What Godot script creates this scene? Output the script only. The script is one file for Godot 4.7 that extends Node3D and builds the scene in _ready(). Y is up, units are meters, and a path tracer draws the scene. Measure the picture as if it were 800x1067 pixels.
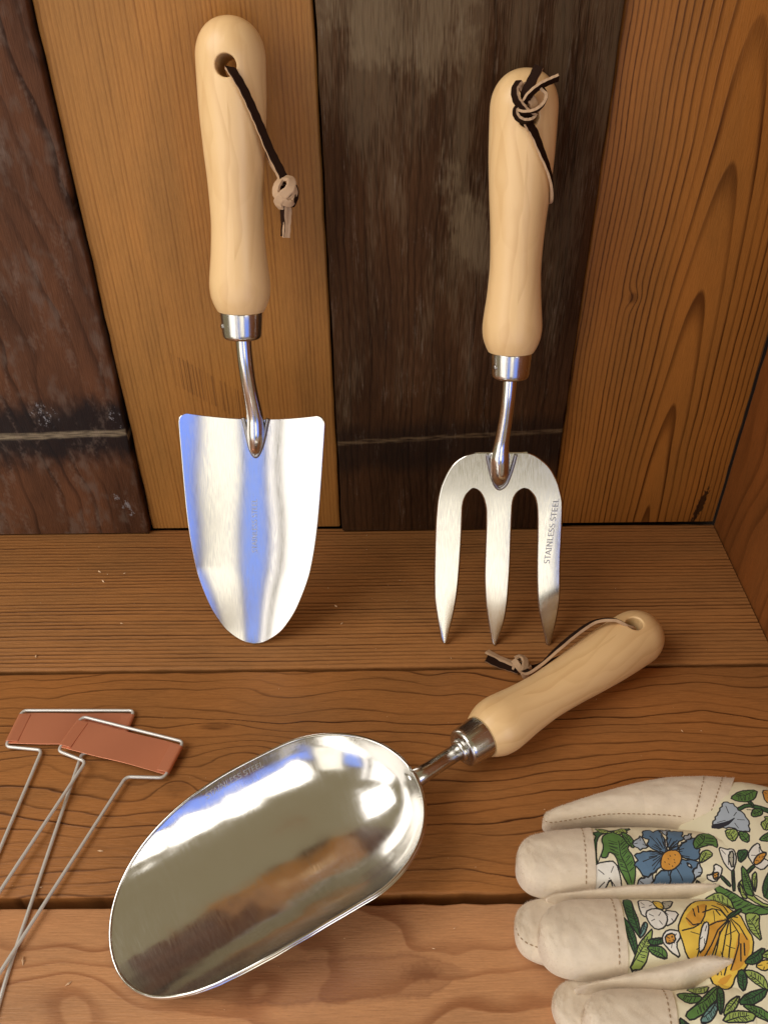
extends Node3D
# Three steel garden hand tools, two copper plant markers and a pair of gloves in a wooden box.

func _ready() -> void:
	# ---------- camera, light, exposure ----------
	var cam := Camera3D.new()
	cam.name = "camera"
	cam.fov = 60.65
	cam.near = 0.01
	cam.far = 20.0
	add_child(cam)
	cam.position = Vector3(0, 0.40, 0)
	cam.basis = Basis(Vector3.RIGHT, deg_to_rad(-39.1)) * Basis(Vector3.BACK, deg_to_rad(-0.63))
	cam.current = true
	var we := WorldEnvironment.new()
	we.name = "environment"
	var env := Environment.new()
	env.background_mode = Environment.BG_COLOR
	env.background_color = Color(0.62, 0.565, 0.44)
	env.background_energy_multiplier = 0.8
	env.tonemap_mode = Environment.TONE_MAPPER_LINEAR
	env.tonemap_exposure = 1.06
	env.sdfgi_enabled = true
	env.ssao_enabled = true
	env.ssil_enabled = true
	we.environment = env
	add_child(we)
	windows()
	# ---------- the box ----------
	make_materials()
	build_box()
	# ---------- the things ----------
	build_trowel()
	build_fork()
	build_scoop()
	build_markers()
	build_gloves()
	build_crumbs()

# ---------------------------------------------------------------- windows
# The window front across the room that the steel mirrors and that lights the box.
func windows() -> void:
	var front := Vector3(0, 0, -1)
	var panes := [
		# centre, size, direction it faces, colour, radiance
		[Vector3(-1.36, 0.30, 0.85), Vector2(1.40, 1.50), front, Color(1.0, 0.98, 0.96), 1.5],
		[Vector3(-0.50, 0.30, 0.85), Vector2(0.10, 1.50), front, Color(1.0, 0.98, 0.96), 1.6],
		[Vector3(0.16, 0.31, 0.85), Vector2(0.44, 0.72), front, Color(1.0, 0.975, 0.91), 1.25],
		[Vector3(0.92, 0.69, 0.85), Vector2(0.62, 0.62), front, Color(1.0, 0.98, 0.95), 3.4],
		[Vector3(0.82, 0.03, 0.85), Vector2(0.76, 0.56), front, Color(0.28, 0.52, 1.0), 1.1],
		[Vector3(-0.25, 0.05, 0.85), Vector2(0.28, 0.80), front, Color(0.24, 0.53, 1.0), 0.85],
		[Vector3(-0.98, 1.20, 0.05), Vector2(1.0, 1.0), Vector3(0.95, -1.2, -0.28).normalized(), Color(1.0, 0.985, 0.97), 3.8],
	]
	for p in panes:
		var w := Node3D.new()
		w.name = "window"
		add_child(w, true)
		w.set_meta("kind", "structure")
		var sx: float = p[1].x
		var sy: float = p[1].y
		w.position = p[0]
		w.basis = Basis.looking_at(p[2], Vector3.UP if absf(p[2].y) < 0.8 else Vector3.BACK)
		var fm := StandardMaterial3D.new()
		fm.albedo_color = Color(0.62, 0.60, 0.56)
		fm.roughness = 0.6
		var bars := SurfaceTool.new()
		bars.begin(Mesh.PRIMITIVE_TRIANGLES)
		for b in [[Vector3(0, sy / 2 + 0.014, 0), Vector3(sx + 0.056, 0.028, 0.05)], [Vector3(0, -sy / 2 - 0.014, 0), Vector3(sx + 0.056, 0.028, 0.05)], [Vector3(sx / 2 + 0.014, 0, 0), Vector3(0.028, sy, 0.05)], [Vector3(-sx / 2 - 0.014, 0, 0), Vector3(0.028, sy, 0.05)]]:
			var bm := BoxMesh.new()
			bm.size = b[1]
			bars.append_from(bm, 0, Transform3D(Basis(), b[0]))
		obj("window_frame", bars.commit(), fm, w)
		var pm := StandardMaterial3D.new()
		pm.albedo_color = Color(0.8, 0.8, 0.8)
		pm.emission_enabled = true
		pm.emission = p[3]
		pm.emission_energy_multiplier = 0.3
		var pane := BoxMesh.new()
		pane.size = Vector3(sx, sy, 0.004)
		obj("window_pane", pane, pm, w).position.z = 0.004
		var l := AreaLight3D.new()
		l.name = "window_light"
		l.area_size = Vector2(sx, sy)
		l.light_color = p[3]
		l.area_normalize_energy = true
		l.light_energy = p[4] * sx * sy / PI
		l.area_range = 8.0
		l.shadow_enabled = true
		l.position.z = -0.004
		w.add_child(l)

# ---------------------------------------------------------------- helpers
func obj(called: String, mesh: Mesh, m: Material, parent: Node) -> MeshInstance3D:
	var o := MeshInstance3D.new()
	o.name = called
	o.mesh = mesh
	if m:
		o.material_override = m
	parent.add_child(o, true)
	return o

func thing(called: String, label: String, category: String, at: Vector3, basis_: Basis = Basis(), group := "") -> Node3D:
	var o := Node3D.new()
	o.name = called
	add_child(o, true)
	o.transform = Transform3D(basis_, at)
	o.set_meta("label", label)
	o.set_meta("category", category)
	if group:
		o.set_meta("group", group)
	return o

func begin(group := 0) -> SurfaceTool:
	var st := SurfaceTool.new()
	st.begin(Mesh.PRIMITIVE_TRIANGLES)
	st.set_smooth_group(group)
	return st

func done(st: SurfaceTool) -> ArrayMesh:
	st.generate_normals()
	return st.commit()

# one triangle whose front looks along HINT
func tri(st: SurfaceTool, a: Vector3, b: Vector3, c: Vector3, hint: Vector3, uv: Array = []) -> void:
	var n := (c - a).cross(b - a)
	if n.length_squared() < 1e-22:
		return
	var flip := n.dot(hint) < 0
	var vs := [a, c, b] if flip else [a, b, c]
	var us := []
	if uv.size() == 3:
		us = [uv[0], uv[2], uv[1]] if flip else uv
	for k in 3:
		if us.size():
			st.set_uv(us[k])
		st.add_vertex(vs[k])

func quad(st: SurfaceTool, a: Vector3, b: Vector3, c: Vector3, d: Vector3, hint: Vector3, uv: Array = []) -> void:
	if uv.size() == 4:
		tri(st, a, b, c, hint, [uv[0], uv[1], uv[2]])
		tri(st, a, c, d, hint, [uv[0], uv[2], uv[3]])
	else:
		tri(st, a, b, c, hint)
		tri(st, a, c, d, hint)

func catmull(pts: Array, t: float):
	# pts: values at even steps, t in 0..1
	var n := pts.size() - 1
	var f := clampf(t, 0, 1) * n
	var i := mini(int(f), n - 1)
	var u := f - i
	var p0 = pts[maxi(i - 1, 0)]
	var p1 = pts[i]
	var p2 = pts[i + 1]
	var p3 = pts[mini(i + 2, n)]
	return p1 * 1.0 + (p2 - p0) * (0.5 * u) + (p0 * 2.0 - p1 * 5.0 + p2 * 4.0 - p3) * (0.5 * u * u) + (p1 * 3.0 - p0 - p2 * 3.0 + p3) * (0.5 * u * u * u)

# value at x of a smooth curve through [x, y] pairs
func curve(tab: Array, x: float) -> float:
	var n := tab.size()
	if x <= tab[0][0]:
		return tab[0][1]
	if x >= tab[n - 1][0]:
		return tab[n - 1][1]
	var i := 0
	while x > tab[i + 1][0]:
		i += 1
	var x0: float = tab[i][0]
	var x1: float = tab[i + 1][0]
	var y0: float = tab[i][1]
	var y1: float = tab[i + 1][1]
	var d := (y1 - y0) / (x1 - x0)
	var m0 := d
	var m1 := d
	if i > 0:
		var e: float = (y0 - tab[i - 1][1]) / (x0 - tab[i - 1][0])
		m0 = 0.0 if e * d <= 0 else 2 * e * d / (e + d)
	if i < n - 2:
		var e2: float = (tab[i + 2][1] - y1) / (tab[i + 2][0] - x1)
		m1 = 0.0 if e2 * d <= 0 else 2 * e2 * d / (e2 + d)
	var h := x1 - x0
	var t := (x - x0) / h
	var t2 := t * t
	var t3 := t2 * t
	return (2 * t3 - 3 * t2 + 1) * y0 + (t3 - 2 * t2 + t) * h * m0 + (-2 * t3 + 3 * t2) * y1 + (t3 - t2) * h * m1

# smooth path through points, millimetres or metres kept as given
func smooth_path(pts: Array, per: int) -> Array:
	var out := []
	var n := (pts.size() - 1) * per
	for k in n + 1:
		out.append(catmull(pts, float(k) / n))
	return out

# corners of a wire rounded to radius r
func rounded(pts: Array, r: float, seg := 6) -> Array:
	var out := [pts[0]]
	for i in range(1, pts.size() - 1):
		var p: Vector3 = pts[i]
		var a: Vector3 = p + (pts[i - 1] - p).limit_length(r)
		var b: Vector3 = p + (pts[i + 1] - p).limit_length(r)
		for k in seg + 1:
			var t := float(k) / seg
			out.append(a.lerp(p, t).lerp(p.lerp(b, t), t))
	out.append(pts[-1])
	return out

# round tube; radii: one number or one for each point
func tube(st: SurfaceTool, path: Array, radii, sides := 12, flat := Vector3.ZERO, squash := 1.0) -> void:
	var n := path.size()
	var prev := []
	var x := Vector3.ZERO
	for i in n:
		var t: Vector3 = (path[mini(i + 1, n - 1)] - path[maxi(i - 1, 0)]).normalized()
		if i == 0:
			x = flat.slide(t) if flat != Vector3.ZERO else (Vector3.UP if absf(t.y) < 0.9 else Vector3.RIGHT).slide(t)
		x = x.slide(t).normalized()
		var y := t.cross(x)
		var r: float = radii[i] if radii is Array else radii
		var ring := []
		for k in sides:
			var a := TAU * k / sides
			ring.append(path[i] + x * (cos(a) * r * squash) + y * (sin(a) * r))
		if i > 0:
			for k in sides:
				var k2 := (k + 1) % sides
				quad(st, prev[k], prev[k2], ring[k2], ring[k], (ring[k] + ring[k2]) * 0.5 - path[i])
		if i == 0 or i == n - 1:
			var out := -t if i == 0 else t
			for k in sides:
				tri(st, path[i], ring[k], ring[(k + 1) % sides], out)
		prev = ring

func lathe(st: SurfaceTool, prof: Array, sides := 48) -> void:
	# prof: Vector2(radius, y) from bottom to top; its faces look away from the axis side given by the profile's run
	for i in prof.size() - 1:
		var a: Vector2 = prof[i]
		var b: Vector2 = prof[i + 1]
		var nrm := Vector2(b.y - a.y, -(b.x - a.x))
		for k in sides:
			var t0 := TAU * k / sides
			var t1 := TAU * (k + 1) / sides
			var d0 := Vector3(sin(t0), 0, cos(t0))
			var d1 := Vector3(sin(t1), 0, cos(t1))
			var up := Vector3.UP
			quad(st, d0 * a.x + up * a.y, d1 * a.x + up * a.y, d1 * b.x + up * b.y, d0 * b.x + up * b.y, (d0 + d1) * 0.5 * nrm.x + up * nrm.y)

# flat leather strap: path, direction its dark face looks, width and thickness in metres
const LEATHER_DARK := Color(0.020, 0.009, 0.006)
const LEATHER_TAN := Color(0.50, 0.33, 0.20)
func strap(st: SurfaceTool, path: Array, faces: Array, w: float, th: float, dark_up := true) -> void:
	var n := path.size()
	var prev := []
	for i in n:
		var t: Vector3 = (path[mini(i + 1, n - 1)] - path[maxi(i - 1, 0)]).normalized()
		var fdir: Vector3 = catmull(faces, float(i) / (n - 1)) if faces.size() > 1 else faces[0]
		var up := fdir.slide(t).normalized()
		var side := t.cross(up)
		var ww := w * (1.0 + 0.06 * sin(i * 1.7))
		var sec := []
		for c in [[-1.0, 0.75], [-0.75, 1.0], [0.75, 1.0], [1.0, 0.75], [1.0, -0.75], [0.75, -1.0], [-0.75, -1.0], [-1.0, -0.75]]:
			sec.append(path[i] + side * (c[0] * ww / 2) + up * (c[1] * th / 2))
		if i > 0:
			for k in 8:
				var k2 := (k + 1) % 8
				var dark: bool = (k == 1 or k == 0 or k == 2) == dark_up and (dark_up or k == 5 or k == 4 or k == 6)
				if not dark_up:
					dark = k == 5 or k == 4 or k == 6
				st.set_color(LEATHER_DARK if dark else LEATHER_TAN)
				st.set_smooth_group(k)
				quad(st, prev[k], prev[k2], sec[k2], sec[k], (sec[k] + sec[k2]) * 0.5 - path[i])
		if i == 0 or i == n - 1:
			st.set_color(LEATHER_TAN)
			st.set_smooth_group(20 + i)
			for k in 8:
				tri(st, path[i], sec[k], sec[(k + 1) % 8], -t if i == 0 else t)
		prev = sec

func v3s(a: Array, scale_ := 0.001) -> Array:
	var out := []
	for k in range(0, a.size(), 3):
		out.append(Vector3(a[k], a[k + 1], a[k + 2]) * scale_)
	return out

# letters laid on a surface: PLACE turns (along, up) in metres into [point, normal]
func letters(called: String, text: String, length: float, height: float, rise: float, place: Callable, m: Material, parent: Node) -> MeshInstance3D:
	var tm := TextMesh.new()
	var font := SystemFont.new()
	font.font_names = PackedStringArray(["Droid Sans"])
	font.font_weight = 400
	tm.font = font
	tm.text = text
	tm.font_size = 48
	tm.pixel_size = 0.01
	tm.depth = 0.02
	tm.curve_step = 2.0
	var arr := tm.get_mesh_arrays()
	var vs: PackedVector3Array = arr[Mesh.ARRAY_VERTEX]
	var lo := Vector3.INF
	var hi := -Vector3.INF
	for v in vs:
		lo = lo.min(v)
		hi = hi.max(v)
	var st := begin(-1)
	var idx: PackedInt32Array = arr[Mesh.ARRAY_INDEX]
	var count := idx.size() if idx.size() else vs.size()
	var ns: PackedVector3Array = arr[Mesh.ARRAY_NORMAL]
	for k in range(0, count, 3):
		var tri_v := []
		var nz := 0.0
		for j in 3:
			var id := idx[k + j] if idx.size() else k + j
			var v := vs[id]
			nz += ns[id].z
			var at: Array = place.call((v.x - lo.x) / (hi.x - lo.x) * length, (v.y - lo.y) / (hi.y - lo.y) * height)
			tri_v.append(at[0] + at[1] * (rise if v.z > 0 else -0.00005))
		for j in 3:
			st.add_vertex(tri_v[j])
	var o := obj(called, done(st), m, parent)
	return o

# ---------------------------------------------------------------- materials
var M := {}
var rng := RandomNumberGenerator.new()

func noise(seed_: int, freq: float, oct := 3) -> FastNoiseLite:
	var n := FastNoiseLite.new()
	n.seed = seed_
	n.noise_type = FastNoiseLite.TYPE_SIMPLEX_SMOOTH
	n.frequency = freq
	n.fractal_octaves = oct
	return n

func plain(c: Color, rough: float, metal := 0.0) -> StandardMaterial3D:
	var m := StandardMaterial3D.new()
	m.albedo_color = c
	m.roughness = rough
	m.metallic = metal
	return m

func rgb(r: int, g: int, b: int) -> Color:
	return Color(r / 255.0, g / 255.0, b / 255.0)

func make_materials() -> void:
	rng.seed = 7
	M.steel = plain(Color(0.86, 0.85, 0.83), 0.20, 1.0)
	M.steel_satin = plain(Color(0.80, 0.79, 0.77), 0.24, 1.0)
	# fine brushing: long faint scratches in roughness and relief
	var sw := 512
	var bn := noise(3, 1.0, 2)
	var bytes := PackedByteArray()
	bytes.resize(sw * sw)
	for y in sw:
		for x in sw:
			var v := 0.5 + 0.30 * bn.get_noise_2d(x * 0.35, y * 0.012)
			bytes[y * sw + x] = int(clampf(v, 0, 1) * 255)
	var im := Image.create_from_data(sw, sw, false, Image.FORMAT_L8, bytes)
	im.generate_mipmaps()
	var brush := ImageTexture.create_from_image(im)
	for k in ["steel", "steel_satin"]:
		M[k].roughness_texture = brush
		M[k].roughness *= 1.8
		M[k].heightmap_enabled = true
		M[k].heightmap_texture = brush
		M[k].heightmap_scale = 0.0004
		M[k].uv1_triplanar = true
		M[k].uv1_scale = Vector3(14, 14, 14)
	M.lettering = plain(Color(0.78, 0.78, 0.77), 0.42, 1.0)
	M.weld = plain(Color(0.62, 0.60, 0.58), 0.3, 1.0)
	M.wire = plain(Color(0.86, 0.85, 0.83), 0.32, 0.35)
	M.copper = plain(Color(0.88, 0.57, 0.43), 0.34, 0.55)
	var leather := plain(Color.WHITE, 0.75)
	leather.metallic_specular = 0.2
	leather.vertex_color_use_as_albedo = true
	M.leather = leather
	# pale ash of the handles
	var hs := 512
	var n1 := noise(11, 1.0, 3)
	var n2 := noise(12, 1.0, 2)
	var hb := PackedByteArray()
	hb.resize(hs * hs * 3)
	var hh := PackedByteArray()
	hh.resize(hs * hs)
	var ca := Color(0.84, 0.57, 0.28)
	var cb := Color(0.68, 0.41, 0.175)
	for y in hs:
		for x in hs:
			var a := float(y) / hs
			var c := float(x) / hs
			# repeats: noise is read on a ring
			var wx := c * 6.0 + 1.1 * n1.get_noise_2d(cos(TAU * a) * 0.35 + 3, sin(TAU * a) * 0.35 + c * 1.2)
			var r := wx - floorf(wx)
			var lw := smoothstep(0.45, 0.92, r) * (1.0 - smoothstep(0.92, 1.0, r))
			var pores := n2.get_noise_2d(c * 140.0, a * 9.0)
			var blotch := n1.get_noise_2d(c * 3.0 + 20, a * 3.0)
			var f := clampf(0.55 * lw + 0.2 * maxf(pores, 0) + 0.35 * blotch, 0, 1)
			var col := ca.lerp(cb, f).linear_to_srgb()
			var q := (y * hs + x) * 3
			hb[q] = int(col.r * 255)
			hb[q + 1] = int(col.g * 255)
			hb[q + 2] = int(col.b * 255)
			hh[y * hs + x] = int(clampf(0.5 - 0.3 * pores, 0, 1) * 255)
	var him := Image.create_from_data(hs, hs, false, Image.FORMAT_RGB8, hb)
	var hm := plain(Color.WHITE, 0.36)
	hm.albedo_texture = ImageTexture.create_from_image(him)
	hm.uv1_triplanar = true
	hm.uv1_scale = Vector3(17, 5.5, 17)
	hm.heightmap_enabled = true
	hm.heightmap_texture = ImageTexture.create_from_image(Image.create_from_data(hs, hs, false, Image.FORMAT_L8, hh))
	hm.heightmap_scale = 0.004
	M.handle = hm
	# suede
	var ss := 512
	var s1 := noise(21, 1.0, 3)
	var sb := PackedByteArray()
	sb.resize(ss * ss * 3)
	var sh := PackedByteArray()
	sh.resize(ss * ss)
	for y in ss:
		for x in ss:
			var fine := s1.get_noise_2d(x * 0.45, y * 0.45)
			var big := s1.get_noise_2d(x * 0.012 + 90, y * 0.012)
			var k := 1.0 + 0.10 * fine + 0.10 * big
			var col := Color(0.75 * k, 0.64 * k, 0.50 * k).linear_to_srgb()
			var q := (y * ss + x) * 3
			sb[q] = int(clampf(col.r, 0, 1) * 255)
			sb[q + 1] = int(clampf(col.g, 0, 1) * 255)
			sb[q + 2] = int(clampf(col.b, 0, 1) * 255)
			sh[y * ss + x] = int(clampf(0.5 + 0.5 * fine, 0, 1) * 255)
	var sm := plain(Color.WHITE, 0.95)
	sm.albedo_texture = ImageTexture.create_from_image(Image.create_from_data(ss, ss, false, Image.FORMAT_RGB8, sb))
	sm.heightmap_enabled = true
	sm.heightmap_texture = ImageTexture.create_from_image(Image.create_from_data(ss, ss, false, Image.FORMAT_L8, sh))
	sm.heightmap_scale = 0.018
	sm.uv1_triplanar = true
	sm.uv1_scale = Vector3(16, 16, 16)
	sm.rim_enabled = true
	sm.rim = 0.4
	M.suede = sm
	M.thread = plain(rgb(158, 130, 98), 0.9)
	M.print = print_material()
	M.chip = plain(rgb(226, 190, 150), 0.9)

# ---------------------------------------------------------------- planks
# One plank's colour and relief. a runs along the grain, c across it, both in metres of the box.
func wood(w: int, h: int, lo: Vector2, hi: Vector2, upright: bool, p: Dictionary) -> StandardMaterial3D:
	var na := noise(p.seed, 1.0, 3)
	var nb := noise(p.seed + 1, 1.0, 2)
	var nc := noise(p.seed + 2, 1.0, 3)
	var early: Color = p.early.srgb_to_linear()
	var late: Color = p.late.srgb_to_linear()
	var freq: float = p.freq
	var c0: float = p.c0
	var d0: float = p.get("d0", 0.0)
	var taper: float = p.get("taper", 0.0)
	var wa: float = p.get("warp", 0.004)
	var wfa: float = p.get("warp_along", 6.0)
	var wfc: float = p.get("warp_across", 12.0)
	var strength: float = p.get("strength", 0.8)
	var sharp: float = p.get("sharp", 0.5)
	var fib: float = p.get("fibre", 0.16)
	var tone: float = p.get("tone", 0.2)
	var relief: float = p.get("ring_relief", 0.3)
	var wob: float = p.get("wobble", 0.0005)
	var dense: float = p.get("dense", 0.0)
	var ring_base: float = p.get("ring_base", 0.55)
	var knots: Array = p.get("knots", [])
	var marks = p.get("marks")
	var has_marks: bool = marks != null
	var bytes := PackedByteArray()
	bytes.resize(w * h * 3)
	var hb := PackedByteArray()
	hb.resize(w * h)
	for y in h:
		for x in w:
			var px := lerpf(lo.x, hi.x, (x + 0.5) / w)
			var py := lerpf(lo.y, hi.y, (y + 0.5) / h)
			var a := py if upright else px
			var c := px if upright else py
			var cc := c - c0 + wa * na.get_noise_2d(a * wfa, c * wfc) + wob * nb.get_noise_2d(a * 45.0, c * 160.0)
			var d := d0 + taper * a
			var q0 := sqrt(cc * cc + d * d)
			var r := q0 * freq + dense * q0 * q0
			var dark := 0.0
			for k in knots:
				var dx: float = (a - k[0]) / k[2]
				var dy: float = (c - k[1]) / k[3]
				var e := dx * dx + dy * dy
				if e < 6.0:
					var g := exp(-e)
					r += k[4] * g
					dark += k[5] * smoothstep(0.55, 0.95, g)
			var id := floorf(r)
			var fr := r - id
			var ring := ring_base + 0.75 * nc.get_noise_1d(id * 7.31 + 3.0) + 0.5 * nb.get_noise_2d(a * 9.0, id * 3.1)
			var lw := smoothstep(sharp, 0.93, fr) * (1.0 - smoothstep(0.94, 1.0, fr)) * clampf(ring, 0.12, 1.1)
			var fibre := nb.get_noise_2d(a * 55.0, c * 1900.0)
			var fine := nc.get_noise_2d(a * 260.0, c * 2600.0)
			var blot := na.get_noise_2d(a * 7.0 + 40.0, c * 26.0)
			var col := early.lerp(late, clampf(lw * strength + dark, 0, 1))
			var k2 := 1.0 + fib * fibre + 0.10 * fine + tone * blot
			col = Color(col.r * k2, col.g * k2 * (1.0 - 0.04 * blot), col.b * k2 * (1.0 - 0.10 * blot))
			var height := 0.5 + relief * (lw - 0.3) + 0.20 * fibre + 0.10 * fine
			if has_marks:
				var mk: Array = marks.call(a, c, col, fibre, blot)
				col = mk[0]
				height += mk[1]
			col = col.clamp().linear_to_srgb()
			var q := (y * w + x) * 3
			bytes[q] = int(col.r * 255)
			bytes[q + 1] = int(col.g * 255)
			bytes[q + 2] = int(col.b * 255)
			hb[y * w + x] = int(clampf(height, 0, 1) * 255)
	var m := StandardMaterial3D.new()
	m.albedo_texture = ImageTexture.create_from_image(Image.create_from_data(w, h, false, Image.FORMAT_RGB8, bytes))
	m.roughness = p.get("rough", 0.5)
	m.metallic_specular = p.get("spec", 0.3)
	m.heightmap_enabled = true
	m.heightmap_texture = ImageTexture.create_from_image(Image.create_from_data(w, h, false, Image.FORMAT_L8, hb))
	m.heightmap_scale = p.get("relief_cm", 0.03)
	return m

# A board: box lo..hi with worn, slightly wavy long edges. axis 0 long in x (face up), 1 long in y (face +z), 2 long in z (face -x).
func board(lo: Vector3, hi: Vector3, axis: int, seed_: int, wob := 0.0005, bev := 0.0012) -> ArrayMesh:
	var n := noise(seed_, 1.0, 2)
	var segs := 60
	var groups := [0, 1, 2, 3, 4, 5, 6, 7]
	var st := begin()
	var prev := []
	# across direction and face direction for the section
	var ax: Vector3
	var cr: Vector3
	var fc: Vector3
	var length: float
	var width: float
	var thick: float
	var org: Vector3
	var sz := hi - lo
	if axis == 0:
		ax = Vector3.RIGHT; cr = Vector3.BACK; fc = Vector3.UP
		length = sz.x; width = sz.z; thick = sz.y; org = lo
	elif axis == 1:
		ax = Vector3.UP; cr = Vector3.RIGHT; fc = Vector3.BACK
		length = sz.y; width = sz.x; thick = sz.z; org = lo
	else:
		ax = Vector3.UP; cr = Vector3.BACK; fc = Vector3.LEFT
		length = sz.y; width = sz.z; thick = sz.x; org = Vector3(hi.x, lo.y, lo.z)
	for i in segs + 1:
		var a := length * i / segs
		var w0 := wob * n.get_noise_2d(a * 40.0, 1.0) + wob * 0.6 * n.get_noise_2d(a * 160.0, 9.0)
		var w1 := wob * n.get_noise_2d(a * 40.0, 30.0) + wob * 0.6 * n.get_noise_2d(a * 160.0, 39.0)
		var b0 := bev * (1.0 + 0.6 * n.get_noise_2d(a * 60.0, 60.0))
		var b1 := bev * (1.0 + 0.6 * n.get_noise_2d(a * 60.0, 90.0))
		var o := org + ax * a
		var sec := [o + cr * w0, o + cr * w0 + fc * (thick - b0), o + cr * (w0 + b0 * 0.3) + fc * (thick - b0 * 0.3), o + cr * (w0 + b0) + fc * thick, o + cr * (width + w1 - b1) + fc * thick, o + cr * (width + w1 - b1 * 0.3) + fc * (thick - b1 * 0.3), o + cr * (width + w1) + fc * (thick - b1), o + cr * (width + w1)]
		if i > 0:
			for k in 8:
				var k2 := (k + 1) % 8
				var hint: Vector3 = [-cr, fc - cr, fc - cr, fc, fc + cr, fc + cr, cr, -fc][k]
				st.set_smooth_group(0 if k in [1, 2, 3, 4, 5] else k + 1)
				var ps := [prev[k], prev[k2], sec[k2], sec[k]]
				var us := []
				for q in ps:
					var d: Vector3 = q - lo
					us.append(Vector2(d.x / sz.x, d.z / sz.z) if axis == 0 else Vector2(d.x / sz.x, d.y / sz.y) if axis == 1 else Vector2(d.z / sz.z, d.y / sz.y))
				quad(st, ps[0], ps[1], ps[2], ps[3], hint, us)
		if i == 0 or i == segs:
			st.set_smooth_group(30 + i)
			for k in range(1, 7):
				var ps2 := [sec[0], sec[k], sec[k + 1]]
				var u2 := []
				for q in ps2:
					var d: Vector3 = q - lo
					u2.append(Vector2(d.x / sz.x, d.z / sz.z) if axis == 0 else Vector2(d.x / sz.x, d.y / sz.y) if axis == 1 else Vector2(d.z / sz.z, d.y / sz.y))
				tri(st, ps2[0], ps2[1], ps2[2], -ax if i == 0 else ax, u2)
		prev = sec
	return done(st)

var ma := noise(501, 1.0, 4)
var mb := noise(502, 1.0, 3)

func box_node(called: String) -> Node3D:
	var o := Node3D.new()
	o.name = called
	add_child(o, true)
	o.set_meta("kind", "structure")
	return o

func marks_dark_mid(a: float, c: float, col: Color, fibre: float, blot: float) -> Array:
	# weathered grey skin that has flaked off in ragged patches
	var rag := 0.5 * ma.get_noise_2d(a * 20.0, c * 34.0) + 0.22 * mb.get_noise_2d(a * 110.0, c * 190.0) + 0.12 * fibre
	var reg := maxf(1.0 - Vector2((a - 0.345) / 0.055, (c - 0.014) / 0.050).length(), 0.62 - Vector2((a - 0.215) / 0.060, (c - 0.048 + (a - 0.215) * 0.35) / 0.020).length())
	var worn := smoothstep(-0.25, 0.45, ma.get_noise_2d(a * 6.0 + 3.0, c * 46.0) + 0.5 * fibre + (a - 0.25) * 3.0) * 0.36
	var g := smoothstep(0.0, 0.30, reg + rag * 0.8) * (0.40 + 0.2 * fibre) + worn
	var out := col.lerp(Color(0.170, 0.120, 0.070), clampf(g, 0, 0.85))
	# old batten mark: black band with a pale scraped line
	var ln := 0.0795 + (c - 0.04) * 0.055 + 0.0008 * ma.get_noise_2d(c * 60.0, 4.0)
	var band := (1.0 - smoothstep(0.010, 0.024, absf(a - ln + 0.006) + 0.008 * rag)) * 0.6
	out = out.lerp(Color(0.014, 0.010, 0.008), band)
	var line := (1.0 - smoothstep(0.0009, 0.0024, absf(a - ln))) * clampf(0.55 + 0.9 * mb.get_noise_2d(c * 60.0, a * 500.0), 0, 1)
	out = out.lerp(Color(0.16, 0.105, 0.055), line * 0.75)
	var scuff := smoothstep(0.25, 0.7, mb.get_noise_2d(a * 22.0 + 70.0, c * 90.0) + 0.35 * ma.get_noise_2d(a * 300.0, c * 500.0)) * smoothstep(-0.1, 0.6, fibre) * 0.35
	out = out.lerp(Color(0.20, 0.16, 0.12), scuff)
	return [out, 0.25 * g - 0.2 * line]

func marks_dark_left(a: float, c: float, col: Color, fibre: float, blot: float) -> Array:
	var rag := 0.6 * ma.get_noise_2d(a * 18.0 + 9.0, c * 30.0 + 5.0) + 0.4 * mb.get_noise_2d(a * 70.0, c * 130.0)
	var out := col.lerp(Color(0.15, 0.105, 0.08), clampf(smoothstep(0.0, 0.5, rag) * 0.5, 0, 1))
	var ln := 0.0848 + 0.0009 * ma.get_noise_2d(c * 50.0, 1.0) + (c + 0.2) * 0.03
	var band := (1.0 - smoothstep(0.012, 0.032, absf(a - ln - 0.002) + 0.016 * rag)) * 0.88
	out = out.lerp(Color(0.012, 0.011, 0.012), band)
	var line := (1.0 - smoothstep(0.0012, 0.0034, absf(a - ln))) * clampf(0.75 + 0.8 * mb.get_noise_2d(c * 70.0, a * 600.0), 0, 1)
	out = out.lerp(Color(0.30, 0.235, 0.15), line * 0.8)
	# flecks of old whitewash
	var near := maxf(1.0 - Vector2((a - 0.026) / 0.014, (c + 0.177 + (a - 0.026) * 0.5) / 0.006).length(), maxf(0.8 - Vector2((a - 0.097) / 0.013, (c + 0.170) / 0.006).length(), 0.6 - Vector2((a - 0.10) / 0.02, (c + 0.215) / 0.02).length()))
	var fl := smoothstep(0.40, 0.52, 0.8 * mb.get_noise_2d(a * 150.0 + 7.0, c * 240.0) + 0.5 * ma.get_noise_2d(a * 700.0, c * 900.0) + 0.35 * near) * smoothstep(0.0, 0.3, near)
	out = out.lerp(Color(0.36, 0.36, 0.38), fl * 0.55)
	# curved saw grain low down and loose bruises
	var sc := smoothstep(0.25, 0.7, mb.get_noise_2d(a * 20.0, c * 70.0 + 20.0) + 0.4 * ma.get_noise_2d(a * 260.0, c * 420.0)) * 0.22
	out = out.lerp(Color(0.24, 0.17, 0.13), sc)
	return [out, 0.2 * fl - 0.25 * line + 0.15 * sc]

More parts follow.
